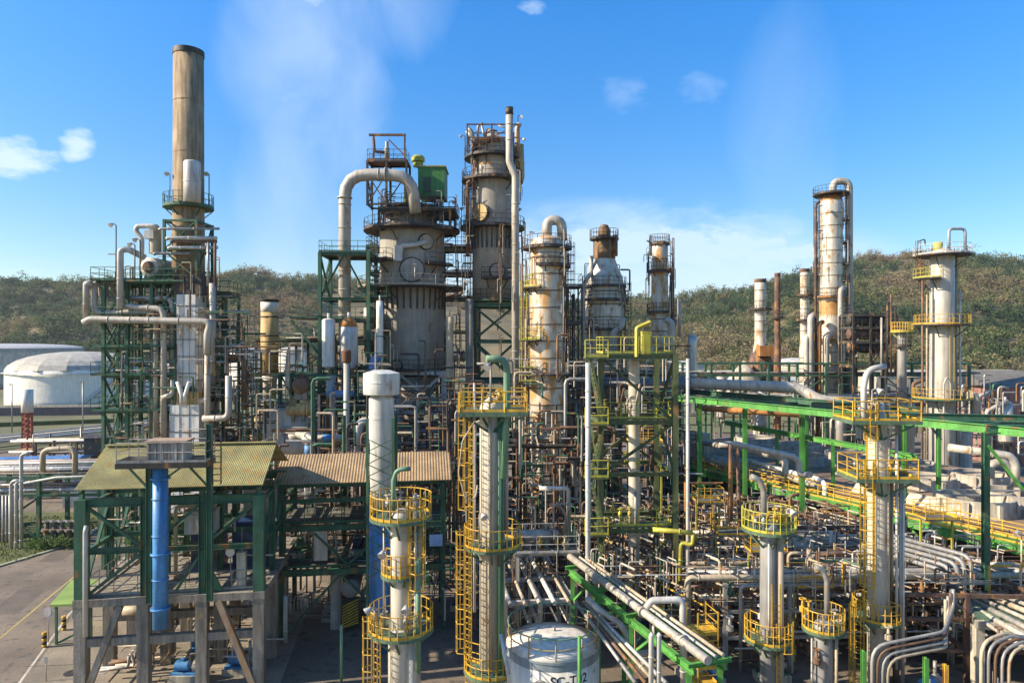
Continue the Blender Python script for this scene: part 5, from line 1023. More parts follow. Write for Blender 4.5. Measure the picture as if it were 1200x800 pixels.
toprack(fB, cB, zy(604,Y), 10, TAN); toprack(fB, cB, zy(735,Y), 5, GRY, .8, 1.3)
for i, (px, py, h) in enumerate(((443,735,.9),(477,733,1.0),(452,672,1.1))): lamp(P(px,py,Y-1.2), h, ['boxy lamp at the left of the lowest ring deck of the nearest cream column','lamp at the front of the lowest ring deck of the nearest cream column','lamp below the small middle deck of the nearest cream column'][i], [200,270,260][i], r=.035)
# column C: grey, right of centre
Y = 38; SHC = mat('grey_column',(.33,.34,.36),.45,.2,streak=.25,rust=.08)
fC, cC = column('slim grey column with a round green railed top, among the brown pipes', 901, Y, [(20,900),(20,618),(16,612)], SHC, [(618,62,0,360,GRD,LIM),(747,56,120,400,GRD,YEL)], n=30, name='front_column', ladders=[(300,800,745,YEL,True),(280,745,700,YEL,False)], brk=6)
sheath(fC, cC, .62, 320, 0, zy(625,Y), TAN, rr=.2); sheath(fC, cC, .62, 250, 3, zy(630,Y), LGY, rr=.06); toprack(fC, cC, zy(618,Y), 9, YEL)
cane(fC, [P(895,615,Y-.3), P(895,575,Y-.3), P(890,562,Y-.3), P(880,558,Y-.3)], .17, GRY, rr=.6)
lamp(P(922,615,Y-.9), .8, 'bright floodlight at the right edge of the round top of the slim grey column', 290, r=.04)
# column D: short
Y = 37; fD, cD = column('short grey column with a yellow railed round top beside the tall ladder column', 965, Y, [(22,900),(22,733),(18,728)], SHC, [(735,48,0,360,GRD,YEL)], n=30, name='front_column', brk=5)
cane(fD, [P(969,725,Y-.3), P(969,680,Y-.3), P(965,668,Y-.3), P(955,664,Y-.3)], .14, GRY, rr=.6); sheath(fD, cD, .65, 320, 0, zy(740,Y), TAN, rr=.09); toprack(fD, cD, zy(735,Y), 6); sheath(fD, cD, .8, 200, 0, zy(745,Y), LGY, rr=.05)
# column E: tall right
Y = 40; fE, cE = column('tall cream column with yellow decks and a caged ladder, before the green gantry', 1029, Y, [(24,900),(23,640),(22,492),(15,487),(13,470)], CRC, [(722,56,100,300,GRD,YEL)], n=36, name='front_column')
for y, x0, x1 in ((490,985,1063),(556,990,1060)):
    zt = zy(y,Y); F = Fr((P(x0,0,Y).x, Y-1.4), -2); w_ = (x1-x0)*Y/800
    o = MB().box(F(w_/2,1.3,zt-.1), w_, 2.6, .2, F.ang).build('platform', GRD, fE); rails([F(.05,.05,zt), F(w_-.05,.05,zt), F(w_-.05,2.55,zt), F(.05,2.55,zt)], YEL, o, True, r=.04)
    for a0 in (.3,w_*.4,w_-.4): MB().bar(F(w_*.55,1.0,zt-1.2), F(a0,.1,zt-.24), .1).build('bracket', GRN, o)
ladder(fE, (cE.x-.95, cE.y-.8), zy(722,Y), zy(556,Y), 230, YEL, True, .5); ladder(fE, (cE.x-.8, cE.y-.75), zy(556,Y), zy(490,Y), 240, YEL, True, .45); ladder(fE, (cE.x-1.3, cE.y-.4), zy(860,Y), zy(722,Y), 220, YEL, True, .5)
cane(fE, [P(1013,495,Y-1), P(1012,455,Y-1), P(1016,433,Y-1), P(1037,429,Y-.8)], .17, LGY, rr=1.0); sheath(fE, cE, .95, 335, 1, zy(492,Y), LGY, rr=.08); sheath(fE, cE, 1.15, 340, 1, zy(556,Y), GRY, rr=.08); sheath(fE, cE, .72, 290, 2, zy(500,Y), TAN, rr=.06)
toprack(fE, cE, zy(490,Y), 12); toprack(fE, cE, zy(556,Y), 5, YEL, .8, 1.3)
pipe([P(1058,560,Y-.3), P(1058,800,Y-.3)], .1, LGY, 'pale standpipe right of the tall cream column, inner one'); pipe([P(1045,720,Y+.3), P(1045,560,Y+.3)], .1, TAN, 'tan standpipe right of the tall cream column')
lamp(P(1022,330+160,Y-1.2), 1.6, 'floodlight on the top deck of the tall cream ladder column', 300, r=.04)
# ------------------------------------------------------------------ white tank with lettering
Y = 36.5; c = P(648,0,Y); c.z = 0; r = 54*Y/800; h = zy(768,Y-r)
tk = thing('lettered_tank', 'round white tank with black lettering and a blue grey band under its railed roof', 'tank', c); TKW = mat('tank_white',(.72,.70,.66),.5,streak=.25,rust=.05,var=.1)
h = 4.0; MB().lathe(c, [(r,0),(r,h-.5)], 56).build('shell', TKW, tk); MB().lathe(c, [(r+.005,h-.499),(r+.01,h-.12),(r+.06,h-.12),(r+.06,h)], 56, capb=False, capt=False).build('rim_band', mat('tank_band',(.24,.31,.38),.5), tk)
rf = MB().lathe(c, [(r+.055,h-.01),(r*.7,h+.16),(r*.35,h+.28),(.01,h+.34)], 56).build('roof', TKW, tk)
circ = [V((c.x+(r-.05)*math.cos(k*math.pi/16), c.y+(r-.05)*math.sin(k*math.pi/16), h)) for k in range(32)]
MB().tube([p+V((0,0,1.1)) for p in circ], .035, 6, True).build('upper_rail', LGR, tk); MB().tube([p+V((0,0,.55)) for p in circ], .03, 6, True).build('middle_rail', mat('ochre_rail',(.42,.30,.12),.6), tk)
for k in range(0,32,3): MB().cyl(circ[k], circ[k]+V((0,0,1.12)), .035, 6).build('rail_post', MATS['ochre_rail'], tk)
MB().cyl(c+V((-.9,-.6,h)), c+V((-.9,-.6,h+.55)), .3, 16).build('roof_hatch', TKW, tk); MB().cyl(c+V((.1,.6,h)), c+V((.1,.6,h+.5)), .08, 8).build('roof_vent', GRY, tk)
def letters(txt, c, r, z, a_mid, size, m, root, nm='lettering'):
    cu = bpy.data.curves.new('t', 'FONT'); cu.body = txt; cu.size = size; cu.align_x = 'CENTER'; cu.extrude = .0; cu.offset = .012
    o = bpy.data.objects.new('t', cu); COL.objects.link(o); dg = bpy.context.evaluated_depsgraph_get(); me = bpy.data.meshes.new_from_object(o.evaluated_get(dg)); bpy.data.objects.remove(o)
    mb = MB(); a0 = rad(a_mid)
    vs = [V((c.x+(r+.012)*math.cos(a0+v.co.x/r), c.y+(r+.012)*math.sin(a0+v.co.x/r), z+v.co.y)) for v in me.vertices]
    mb.add(vs, [list(p.vertices) for p in me.polygons]); return mb.build(nm, m, root)
letters('SC-T02', c, r, 2.82, 287, .66, mat('black_lettering',(.03,.035,.04),.6,streak=0), tk)
letters('4', c, r, 2.95, 325, .5, mat('faded_lettering',(.40,.41,.42),.7,streak=0), tk, 'faded_figure')
MB().bent([V((c.x-1.3,c.y-r-.0,2.3)), V((c.x-1.25,c.y-r-.1,3.0)), V((c.x-.7,c.y-r-.2,3.2)), V((c.x-.2,c.y-r-.2,2.8))], .06, .3, 8).build('hose_loop', GRY, tk)
pipe([P(594,756,35)-V((.3,0,-.6)), P(596,790,34.2)], .12, LGY, 'pale slanting pipe touching the left of the lettered white tank'); p = P(679,745,33); MB().tube([V((p.x,33,0)), p], .09, 8).build('marker_post', BGR, None, 'bright green post standing in front of the lettered white tank', 'post')
# ------------------------------------------------------------------ olive tower
Y = 45; F = Fr((P(704,0,Y).x, Y), 4); zl = [zy(y,Y) for y in (722,622,556,495,418)]
ot = frame('tall olive green open steel tower with braced bays and yellow landings', F, [0,5.0], [0,4.4], zl, 0, OLV, .36, name='olive_tower', cat='steel tower', ibeam=True, dm=OLV, rm=LIM,
  decks=[(zl[1],.2,5,.2,1.5,'f'),(zl[3],.2,5,.2,1.5,'f'),(zl[4],.2,5,.2,2.4,'f')],
  braces=[('f',0,zl[0],zl[1],'/'),('f',0,zl[2],zl[3],'/'),('f',0,zl[3],zl[4],'\\'),('b',0,zl[0],zl[1],'\\'),('b',0,zl[1],zl[2],'\\'),('b',0,zl[2],zl[3],'x'),('l',0,zl[2],zl[3],'x'),('l',0,zl[1],zl[2],'/'),('l',0,zl[3],zl[4],'/'),('r',0,zl[2],zl[3],'/'),('r',0,zl[3],zl[4],'\\')])
column('slim cream riser column standing inside the olive steel tower', 743, 47.5, [(13,800),(13,424),(9,419)], CRC, [], bands=2.6, n=20, name='riser_column')
Fs = Fr((P(690,0,Y-.4).x, Y-.9), 4)
for i in range(4):
    z0, z1 = zl[i], zl[i+1]; r = thing('steep_stair', 'yellow stair ladder on the left of the olive tower, '+['lowest flight','second flight','third flight','topmost flight'][i], 'stair', Fs(.2,.2,z0)); mb = MB()
    for s in (0,.55): mb.bar(Fs(.1+.9*(i%2),s,z0), Fs(.1+.9*((i+1)%2),s,z1), .07, .12)
    mb.build('stringer', OLV, r); mt = MB(); n = int((z1-z0)/.3)
    for k in range(n): q = Fs(.1+.9*(i%2),.27,z0).lerp(Fs(.1+.9*((i+1)%2),.27,z1), (k+.5)/n); mt.box(q, .2, .55, .04, F.ang)
    mt.build('tread', OLV, r); rails([Fs(-.3,-.1,z1), Fs(1.2,-.1,z1)], LIM, r, r=.04)
    MB().box(Fs(.45,.3,z1-.05), 1.5, .8, .1, F.ang).build('landing', OLV, r)
pipe([P(689,800,Y-1.4), P(689,425,Y-1.4)], .16, LGY, 'pale tall standpipe close left of the olive tower', n=12); pipe([P(806,800,Y-.6), P(806,420,Y-.6)], .12, LGY, 'pale tall standpipe close right of the olive tower')
pipe([P(765,620,Y-1), P(812,624,Y-1.6)], .16, LIM, 'lime yellow cantilever beam at the middle right of the olive tower'); pipe([P(812,624,Y-1.6), P(812,640,Y-1.6), P(798,634,Y-1.4), P(797,680,Y-1.4)], .13, LIM, 'lime yellow bent pipe below the cantilever beam', rr=.3)
a = P(746,418,Y); MB().bent([a, a+V((0,0,1.9)), a+V((.9,0,2.3))], .13, .2, 4).build('davit', LIM, None, 'lime davit arm on top of the olive tower', 'davit'); cabinet(P(757,418,Y+.6)+V((0,0,.1)),   .6, .4, 1.5, 4, LIM, 'lime green cabinet on the top deck of the olive tower')
for i in range(10): x = R.uniform(.5,4.6); k = i%4; pipe([F(x,R.uniform(.6,4),zl[k]+.1), F(x,R.uniform(.6,4),zl[k]+R.uniform(1.2,3))], R.choice((.05,.08,.12)), R.choice((BRK,TAN,GRY)), 'short upright pipe on a landing of the olive tower', 'pipes on the olive tower')
for k in (1,2,3): toprack(ot, F(2.5,2.2,0), zl[k]+.25, 5, LIM, .8, 2)
# ------------------------------------------------------------------ centre foreground: green rack and sloping main
def beam(a, b, w_, h_, m, root, nm='beam', ib=True):
    mb = MB(); (mb.ibeam(a, b, w_, h_) if ib else mb.bar(a, b, w_, h_)); return mb.build(nm, m, root)
A_, B_ = V((3.6,42.4,6.2)), V((7.9,29.6,6.2))
gr = thing('green_rack', 'bright green steel rack carrying a pale main beside the lettered white tank', 'pipe rack', V((5.5,36,0))); dr_ = (B_-A_).normalized(); sd_ = V((-dr_.y, dr_.x, 0))
for s in (0,1.6):
    beam(A_+sd_*s-V((0,0,.5)), B_+sd_*s-V((0,0,.5)), .26, .34, BGR, gr)
    for t in (.03,.3,.58,.97): q = A_.lerp(B_,t)+sd_*s; beam(V((q.x,q.y,0)), q-V((0,0,.7)), .22, .22, BGR, gr, 'post')
for t in (.0,.3,.58,1.): q = A_.lerp(B_,t); beam(q-sd_*.3-V((0,0,.22)), q+sd_*1.9-V((0,0,.22)), .18, .2, BGR, gr, 'cross_beam')
for t in (.05,.32,.6): q = A_.lerp(B_,t); beam(q-V((0,0,2)), A_.lerp(B_,t+.12)-V((0,0,.7)), .12, .12, BGR, gr, 'brace', False)
pipe([A_+sd_*.4+V((-.3,1,.1)), B_+sd_*.4+V((.15,-.4,.1))], .2, LGP, 'pale sloping looking main along the top of the green rack', n=14, flanges=[(A_.lerp(B_,.25)+sd_*.4+V((-.2,0,.1)),dr_),(A_.lerp(B_,.62)+sd_*.4+V((0,0,.1)),dr_),(A_.lerp(B_,.88)+sd_*.4+V((.1,0,.1)),dr_)])
pipe([A_+sd_*1.1+V((-.3,1,.0)), B_+sd_*1.1+V((0,0,.0))], .07, LGY, 'thin companion line beside the pale main on the green rack')
pipe([A_+sd_*1.5+V((-.3,.6,.0)), B_+sd_*1.5], .09, TAN, 'tan companion line on the green rack')
pipe([P(757,712,34), P(764,703,34), P(800,702,34), P(801,800,34)], .17, LGY, 'pale gooseneck pipe rising right of the green rack', n=12, rr=.3)
for i, px in enumerate((763,772)): pipe([P(px+2,742,30.5), P(px,744,30.5), P(px,830,30.5)], .11, LGY, 'pale dropper in front of the green rack', 'droppers before the green rack')
pipe([P(688,700,38), P(700,712,37.5), P(726,730,37), P(736,745,36.5), P(736,766,36), P(775,764,36)], .17, LGP, 'pale curving pipe left of the green rack, behind the white tank', n=12, rr=.4)
for i in range(4): pipe([P(674+5*i,705,40), P(700+6*i,738,36), P(745+12*i,800,32)], .1, [GRY,BRN,TAN,LGY][i], ['grey','brown','tan','pale'][i]+' line of the slanting bundle behind the lettered white tank', n=8)
pipe([P(632,572,48), P(666,572,48), P(667,640,48)], .15, LGY, 'pale inverted L shaped pipe above the small valve deck', n=12, rr=.25); pipe([P(645,592,47.5), P(657,592,47.5), P(663,604,47.5), P(664,640,47.5)], .09, mat('pink_pipe',(.42,.26,.20),.6), 'small pink cane pipe above the valve deck', rr=.5)
Fv = Fr((P(603,0,45).x, 45), 4); zv = zy(650,45)
vd = thing('valve_deck', 'grey railed valve deck crowded with fittings between the cream column and the olive tower', 'platform', Fv(2,1.5,0))
o = MB().box(Fv(2.2,1.6,zv), 4.4, 3.4, .15, F.ang).build('deck', GRT, vd); rails([Fv(.05,0,zv+.08), Fv(4.3,0,zv+.08), Fv(4.3,3.2,zv+.08), Fv(.05,3.2,zv+.08)], LGY, o, True)
for a in (.2,4.1):
    for b in (.2,3): MB().bar(Fv(a,b,0), Fv(a,b,zv-.1), .25).build('post', CNL if a < 1 else GRY, vd)
exchanger(Fv(1.6,1.4,zv), 2.2, .38, 4, GRY, 'grey short exchanger on the railed valve deck'); exchanger(Fv(3.2,2.2,zv), 1.6, .3, 94, BRN, 'brown short exchanger on the railed valve deck')
for i in range(14):
    a = R.uniform(.2,4); b = R.uniform(.2,3); p = Fv(a,b,zv+.1); vv = thing('gate_valve', 'small gate valve among the fittings of the railed valve deck', 'valve', p, 'gate valves on the valve deck'); m = R.choice((GRY,TAN,LGY,BRN,YEL)); hh = R.uniform(.4,1)
    MB().lathe(p, [(.07,0),(.07,hh*.5),(.16,hh*.52),(.16,hh*.8),(.07,hh*.82),(.05,hh*1.3)], 8).build('body', m, vv); MB().sector(p, .12, .18, hh*1.3, hh*1.3+.04, n=10).build('handwheel', m, vv)
# concrete and steel pipe rack in the lower centre
Fk = Fr((P(592,0,42).x, 42), 8)
frame('grey rack of paired posts carrying pipes behind the lettered white tank', Fk, [0,2.2,4.2], [0,4,9], [2.2,3.9], 0, LGY, .3, name='pipe_rack', cat='pipe rack')
for i in range(9): pipe([Fk(.2+.45*i,-1,(4.15,2.45)[i%2]), Fk(.2+.45*i,11,(4.15,2.45)[i%2])], R.choice((.08,.11,.15)), [LGP,BRN,TAN,GRY,LGP,BRN,WHT,GRY,TAN][i], ['lagged','dark brown','tan','grey','second lagged','reddish brown','white','right hand grey','right hand tan'][i]+' pipe laid lengthwise on the grey rack of paired posts')
# ------------------------------------------------------------------ right: walkway, fan deck, gantry
u = V((-.46,.888,0)).normalized(); v = V((.888,.46,0)).normalized(); W0 = V((38.7,39.6,0))
class UV:
    ang = math.atan2(u.y, u.x); w = u; d = -v
    def __call__(s, a, b, z): return W0+u*a+v*b+V((0,0,z))
U_ = UV()
wk = thing('walkway', 'long bright green walkway with yellow railings along the fan deck', 'walkway', U_(18,.5,0)); zw = 6.0
for b in (0,1.3): beam(U_(-6,b,zw-.35), U_(42,b,zw-.35), .25, .55, BGR, wk)
dk = MB(); dk.bar(U_(-6,.65,zw), U_(42,.65,zw), 1.4, .08); dk = dk.build('deck', BGR, wk)
rails([U_(-6,.0,zw+.05), U_(42,.0,zw+.05)], YEL, dk, r=.045, step=1.6); rails([U_(-6,1.3,zw+.05), U_(42,1.3,zw+.05)], YEL, dk, r=.04, step=1.6)
for a in range(-4,42,6):
    for b in (.05,1.25): beam(U_(a,b,0), U_(a,b,zw-.65), .28, .28, BGR, wk, 'post')
    beam(U_(a,.05,zw-2.6), U_(a+1.9,.05,zw-.7), .14, .14, BGR, wk, 'brace', False)
fd = thing('fan_deck', 'broad brown flat roofed cooling bank with rows of low round fan rings', 'cooling bank', U_(20,10,0)); zd = 6.45
MB().prism([tuple(U_(a,b,0))[:2] for a, b in ((-8,2.0),(54,2.0),(54,24),(-8,24))], 0, zd-.3).build('wall', mat('bank_wall',(.20,.15,.115),.9,streak=.4,fine=.2), fd)
MB().prism([tuple(U_(a,b,0))[:2] for a, b in ((-8.1,1.9),(54.1,1.9),(54.1,24.1),(-8.1,24.1))], zd-.297, zd).build('roof', FIN, fd)
RNG = mat('fan_ring_concrete',(.46,.42,.37),.85,streak=.3,fine=.15); FNB = mat('fan_blade',(.3,.29,.27),.6)
def fanring(c, r, h, m, label):
    rt = thing('fan_ring', label, 'fan', c, None)
    MB().lathe(c, [(r*1.06,0),(r*1.0,h*.4),(r,h),(r-.22,h),(r-.2,0.05)], 40, capb=False, capt=False).build('ring', m, rt)
    for k in range(8):
        q = 2*math.pi*k/8; MB().box(c+V((math.cos(q)*r*1.04, math.sin(q)*r*1.04, h*.45)), .28, .3, h*.9, q).build('rib', m, rt)
    MB().cyl(c+V((0,0,.1)), c+V((0,0,.5)), r*.16, 14).build('hub', DST, rt)
    for k in range(6):
        q = 2*math.pi*k/6; e = V((math.cos(q), math.sin(q), 0)); MB().bar(c+e*.2+V((0,0,.35)), c+e*(r-.35)+V((0,0,.4)), .55, .06).build('blade', FNB, rt)
    MB().bar(c+V((-r+.1,0,h+.02)), c+V((r-.1,0,h+.02)), .2, .12).build('bridge', GRY, rt)
k = 0
for b, r, aa in ((5.4,2.7,(14,7)),(11.4,2.5,(7,14.5,21.5,28.5,35.5,42.5)),(17.6,2.5,(6,13,20,27,34,41,48))):
    for n_, a in enumerate(aa):
        row = 'nearest' if b < 8 else 'middle' if b < 14 else 'rear'; wht = b < 8
        fanring(U_(a+R.uniform(-.2,.2), b, zd), r, 1.25 if wht else .95, CNL if wht else RNG, f'{"broad cream" if wht else "pale concrete"} fan ring, {["first","second","third","fourth","fifth","sixth","seventh"][n_]} from near end of the {row} row')
for i, a in enumerate((15.6,21.9,33,40)):
    hd = thing('sloped_hood', ['large cream sloped hood at the walkway edge of the fan deck, nearest','cream sloped hood behind the tall cream column','cream sloped hood midway along the fan deck','small cream sloped hood at the far end of the fan deck'][i], 'hood', U_(a,3,zd)); l = 1.5 if i else 2.9
    p = [U_(a-l,2.1,zd-1.0), U_(a+l,2.1,zd-1.0), U_(a+l,3.9,zd+.75), U_(a-l,3.9,zd+.75), U_(a+l,4.6,zd), U_(a-l,4.6,zd)]; MB().add(p, [[0,1,2,3],[3,2,4,5],[0,3,5],[1,4,2],[0,5,4,1]]).build('hood', CRM if i else mat('cream_canvas',(.58,.52,.42),.8,streak=.15), hd)
    MB().bar(p[3]-u*.1+V((0,0,.04)), p[2]+u*.1+V((0,0,.04)), .14, .08).build('ridge_cap', CNL, hd)
for i, (a, b, l, h) in enumerate(((43.5,4.2,2.4,2.0),(46.5,6,2.6,2.8),(36,3.2,1.6,1.3))): MB().box(U_(a,b,zd+h/2-.4), l, 1.9, h, U_.ang).build('concrete_box', CNL, None, ['pale concrete box at the far end of the fan deck, lower one','pale concrete box at the far end of the fan deck, higher one','low pale box at the walkway edge of the fan deck'][i], 'concrete box')
pipe([U_(41,1.7,zd+2.2), U_(31,1.8,zd+2.2), U_(29.6,1.8,zd+2.2), U_(29.6,1.8,zd+.4), U_(25,1.0,zd+.3)], .3, LGP, 'fat pale pipe along the edge of the fan deck with a drop elbow', n=14, rr=.7)
pipe([U_(34,2.2,zd+1.0), U_(26,1.8,zd+.8), U_(24.6,1.2,zd+.7), U_(24.6,.9,2.0)], .22, WHT, 'white pipe along the fan deck edge dropping through the walkway', n=12, rr=.6)
# gantry
gy = thing('green_gantry', 'bright green overhead gantry of long beams on slim posts above the fan deck', 'gantry', U_(18,2,0)); zg = 14.6
G0, G1 = P(1215,508,40.5), P(790,466,66); beam(G0, G1, .35, .55, BGR, gy)
H0, H1 = P(1075,481,60), P(798,458,78); beam(H0, H1, .35, .6, GRN, gy)
for px, y, Yp, yb in ((1155,507,42.5,730),(940,482,56.3,620),(873,475,60.9,600),(820,470,64.5,590)):
    q = P(px,y,Yp); beam(V((q.x,q.y,0)), q, .34, .34, BGR if px != 1155 else GRN, gy, 'post')
for px, y, Yp in ((1100,489,58),(945,470,68),(1060,480,61)): q = P(px,y,Yp); beam(V((q.x,q.y,0)), q, .3, .3, BGR, gy, 'post')
for a, b in ((P(1062,487,57.5),P(1216,490,56)),(P(1062,495,54),P(1216,498,52.5)),(P(1155,502,42.3),P(1216,503,42)),(P(950,474,56),P(1062,478,62)),(P(840,470,63),P(1000,477,72))): beam(a, b, .3, .5, GRN, gy)
beam(P(1158,522,42.3), P(1212,590,42), .16, .16, BGR, gy, 'brace', False); beam(P(1103,515,57.9), P(1085,492,57.9), .16, .16, GRN, gy, 'brace', False)
for t in (.12,.3,.48,.66,.84): q = G0.lerp(G1,t); beam(q, q+v*(.3+3.0), .2, .3, GRN, gy, 'cross_beam')
lg = thing('low_green_gantry', 'lower green beam line on short posts at the back of the fan deck', 'gantry', P(1000,520,66))
L0, L1 = P(1075,536,55), P(850,495,80); beam(L0, L1, .3, .5, BGR, lg)
for t in (.05,.35,.65,.95): q = L0.lerp(L1,t); beam(V((q.x,q.y,0)), q, .26, .26, BGR, lg, 'post')
MB().cyl(P(822,478,70), P(945,486,64), .3, 12).build('pipe', ORG, None, 'orange rusty pipe slung below the green gantry', 'pipe')
pipe([P(1112,524,57), P(1185,534,56), P(1190,545,56), P(1190,570,56)], .32, CRM, 'cream pipe crossing behind the tall dark green gantry post', n=12, rr=.8); pipe([P(1160,560,58), P(1160,543,58), P(1178,541,58), P(1186,556,58)], .35, LGP, 'pale hooped pipe behind the gantry post at the right', n=12, rr=.7)
pipe([P(868,645,50), P(864,522,51)], .14, BRN, 'rusty brown standpipe left of the near gantry posts'); pipe([P(856,610,46), P(856,520,46)], .17, BRK, 'red brown post like pipe before the walkway'); pipe([P(804,640,47), P(804,510,47)], .14, ORG, 'orange pipe standing right of the olive tower')
pipe([P(842,521,50), P(862,520,50), P(930,535,49), P(936,540,49), P(936,556,49), P(950,556,48)], .22, LGP, 'pale pipe bending down in front of the fan deck wall', n=12, rr=.5)
# equipment behind the fan deck
for i, (px, y0, y1, d, m) in enumerate(((1092,505,560,22,ALU),(1065,470,545,12,CRM),(985,478,520,12,GRY),(1008,470,515,9,TAN),(890,455,500,14,LGY),(845,440,490,10,CRM),(1130,500,560,16,LGY),(1178,470,520,14,ALU))): vert_vessel(px, np.interp(px,[845,885,1030,1194],[104,103,87,74])+i%3, y0, y1, d, m, 'upright '+['silver vessel right of the tall cream column','slim cream vessel close right of the tall cream column','grey vessel left of the tall cream column','thin tan vessel behind the top deck of the tall cream column','pale vessel under the pipe bridge','small cream vessel under the left of the pipe bridge','pale vessel behind the right gantry post','silver vessel at the right edge behind the gantry'][i])
for i in range(26):
    px = R.uniform(960,1200); Yp = np.interp(px,[885,1030,1194],[101,85,72])+R.uniform(0,9); y = R.uniform(470,540); hh = R.random()
    pts = [P(px,y,Yp), P(px,y-R.uniform(12,30),Yp), P(px+R.uniform(8,30),y-R.uniform(12,30),Yp)] if hh < .6 else [P(px,y,Yp), P(px+R.uniform(20,70),y,Yp)]
    pipe(pts, R.choice((.1,.16,.24)), R.choice((LGP,GRY,BRN,CRM,TAN)), 'pipe in the crowded background beyond the fan deck', 'pipes beyond the fan deck', rr=.4)
for i in range(34):
    px = R.uniform(800,1140); Yp = R.uniform(104,116); y = R.uniform(450,500); pipe([P(px,y,Yp), P(px,y-R.uniform(15,50),Yp)] if i%3 else [P(px,y,Yp), P(px+R.uniform(20,60),y,Yp)], R.choice((.1,.14,.22)), R.choice((LGP,DST,BRN,CRM,GRN)), 'slender pipe behind the long green pipe bridge', 'pipes behind the pipe bridge')
# ------------------------------------------------------------------ the pipe tangle in front of the walkway
frame_lbl = ['tan steel pipe support nearest the walkway posts','grey steel pipe support below the short grey column','rust brown steel pipe support at the lower right','grey steel pipe support right of the olive tower','pale steel pipe support at the bottom right corner']
for i, (px, Yp, ang, xs2, ys2, lv, m) in enumerate(((845,52,2,[0,4,8,12],[0,4,8],[2.4,4.2,5.8],BRK),(850,42,2,[0,4,8],[0,4],[1.8,3.4,5.0],GRY),(1050,40,-3,[0,4,8],[0,4,8],[2.0,3.8,5.2],BRK),(800,48,2,[0,3.5],[0,4],[2.2,4.6],GRY))):
    frame(frame_lbl[i], Fr((P(px,0,Yp).x, Yp), ang), xs2, ys2, lv, 0, m, .26, name='pipe_support', cat='pipe support')
cols = [('rust brown',BRN),('lagged pale',LGP),('tan',TAN),('grey',GRY),('dark rusty',BRK),('cream',CRM),('light grey',LGY)]
wts = [4,2,4,1.5,3,2,.8]
def pick():
    return R.choices(cols, wts)[0]
# lengthwise bundle beside the walkway
for i in range(22):
    nm_, m = pick(); b = -.8-.55*(i//2); z = (4.9,3.4)[i%2]; a0 = R.uniform(-3,2); a1 = R.uniform(28,40)
    pipe([U_(a0,b,z), U_(a1,b,z)] if i%4 else [U_(a0,b,z), U_(12,b,z), U_(12,b-.0,z-1.4), U_(a1,b,z-1.4)], R.choice((.09,.13,.18)), m, f'{nm_} pipe of the long bundle parallel to the green walkway', f'{nm_} pipes beside the walkway', rr=.4)
# ordered rows of cross pipes on the supports
for lv, z in enumerate((5.4,4.4,3.4,2.3)):
    for k in range(20 if lv < 2 else 11):
        nm_, m = R.choices(cols, [5,4,7,.6,.5,5,.6] if lv < 2 else [5,3,6,.8,1,4,.6])[0]; Yp = 42.2+(.9 if lv < 2 else 1.5)*k+.37*lv; x0 = (R.choice((806,806,840,870))-600)*Yp/800; e = W0+u*((Yp-W0.y)/u.y); x1 = e.x-R.choice((1.2,1.2,5,8)); r = R.choice((.09,.12,.15))
        if R.random() < .25: r = .2
        if x1-x0 < 2: continue
        a, b = V((x0,Yp,z)), V((x1,Yp+.02*(x1-x0),z)); pts = [a, b]
        if k%3 == 0: pts = [a-V((0,0,z*.6)), a, b]
        if k%4 == 1: pts = [a, b, b-V((0,0,1.5))]
        pipe(pts, r, m, f'{nm_} pipe crossing the tangle between the olive tower and the green walkway', f'{nm_} cross pipes', rr=.35, n=10, flanges=[(a.lerp(b,R.uniform(.2,.8)),(1,.02,0))] if k%2 else ())
# level pipes across
for i in range(46):
    nm_, m = pick(); Yp = R.uniform(42,62); x0 = (R.uniform(800,1000)-600)*Yp/800; L = R.uniform(4,13); z = R.choice((.9,1.6,2.1,2.7,3.3,3.9,4.6,5.2)); sl_ = .03
    if x0+L > (1230-600)*Yp/800: L = (1230-600)*Yp/800-x0
    e = W0+u*((Yp-W0.y)/u.y); x1 = min(x0+L, e.x-1.0)
    if x1-x0 < 1.5: continue
    a, b = V((x0,Yp,z)), V((x1,Yp+sl_*(x1-x0),z)); r = R.choice((.06,.08,.1,.13,.17)); pts = [a, b]
    k = R.random()
    if k < .25: pts = [a, b, b+V((0,0,R.choice((-1,1))*R.uniform(.7,1.3)))]
    elif k < .45: pts = [a+V((0,0,-R.uniform(.7,z*.8))), a, b]
    elif k < .6: m_ = a.lerp(b,.5); d_ = V((0,0,R.uniform(.5,.9))); pts = [a, m_, m_+d_, b+d_]
    pipe(pts, r, m, f'{nm_} pipe crossing the tangle between the olive tower and the green walkway', f'{nm_} cross pipes', rr=r*2.5, flanges=[(a.lerp(b,.3),(1,.03,0))] if (i%3 == 0 and k >= .6) else ())
# uprights
for i in range(70):
    nm_, m = pick(); Yp = R.uniform(41.5,60); px = R.uniform(805,1180); x = (px-600)*Yp/800; e = W0+u*((Yp-W0.y)/u.y)
    if x > e.x-.6: continue
    h = R.uniform(2.5,7); r = R.choice((.06,.08,.11,.15)); p = V((x,Yp,0)); q = R.choice((0,1,2)); t = R.uniform(.6,1.6)
    pts = [p, p+V((0,0,h))] if q == 0 else [p, p+V((0,0,h)), p+V((t,0,h))] if q == 1 else [p, p+V((0,0,h)), p+V((t*.5,0,h+.0)), p+V((t*.5,0,h-1.5))]
    pipe(pts, r, m, f'{nm_} upright pipe in the tangle between the olive tower and the green walkway', f'{nm_} upright pipes', rr=r*3)
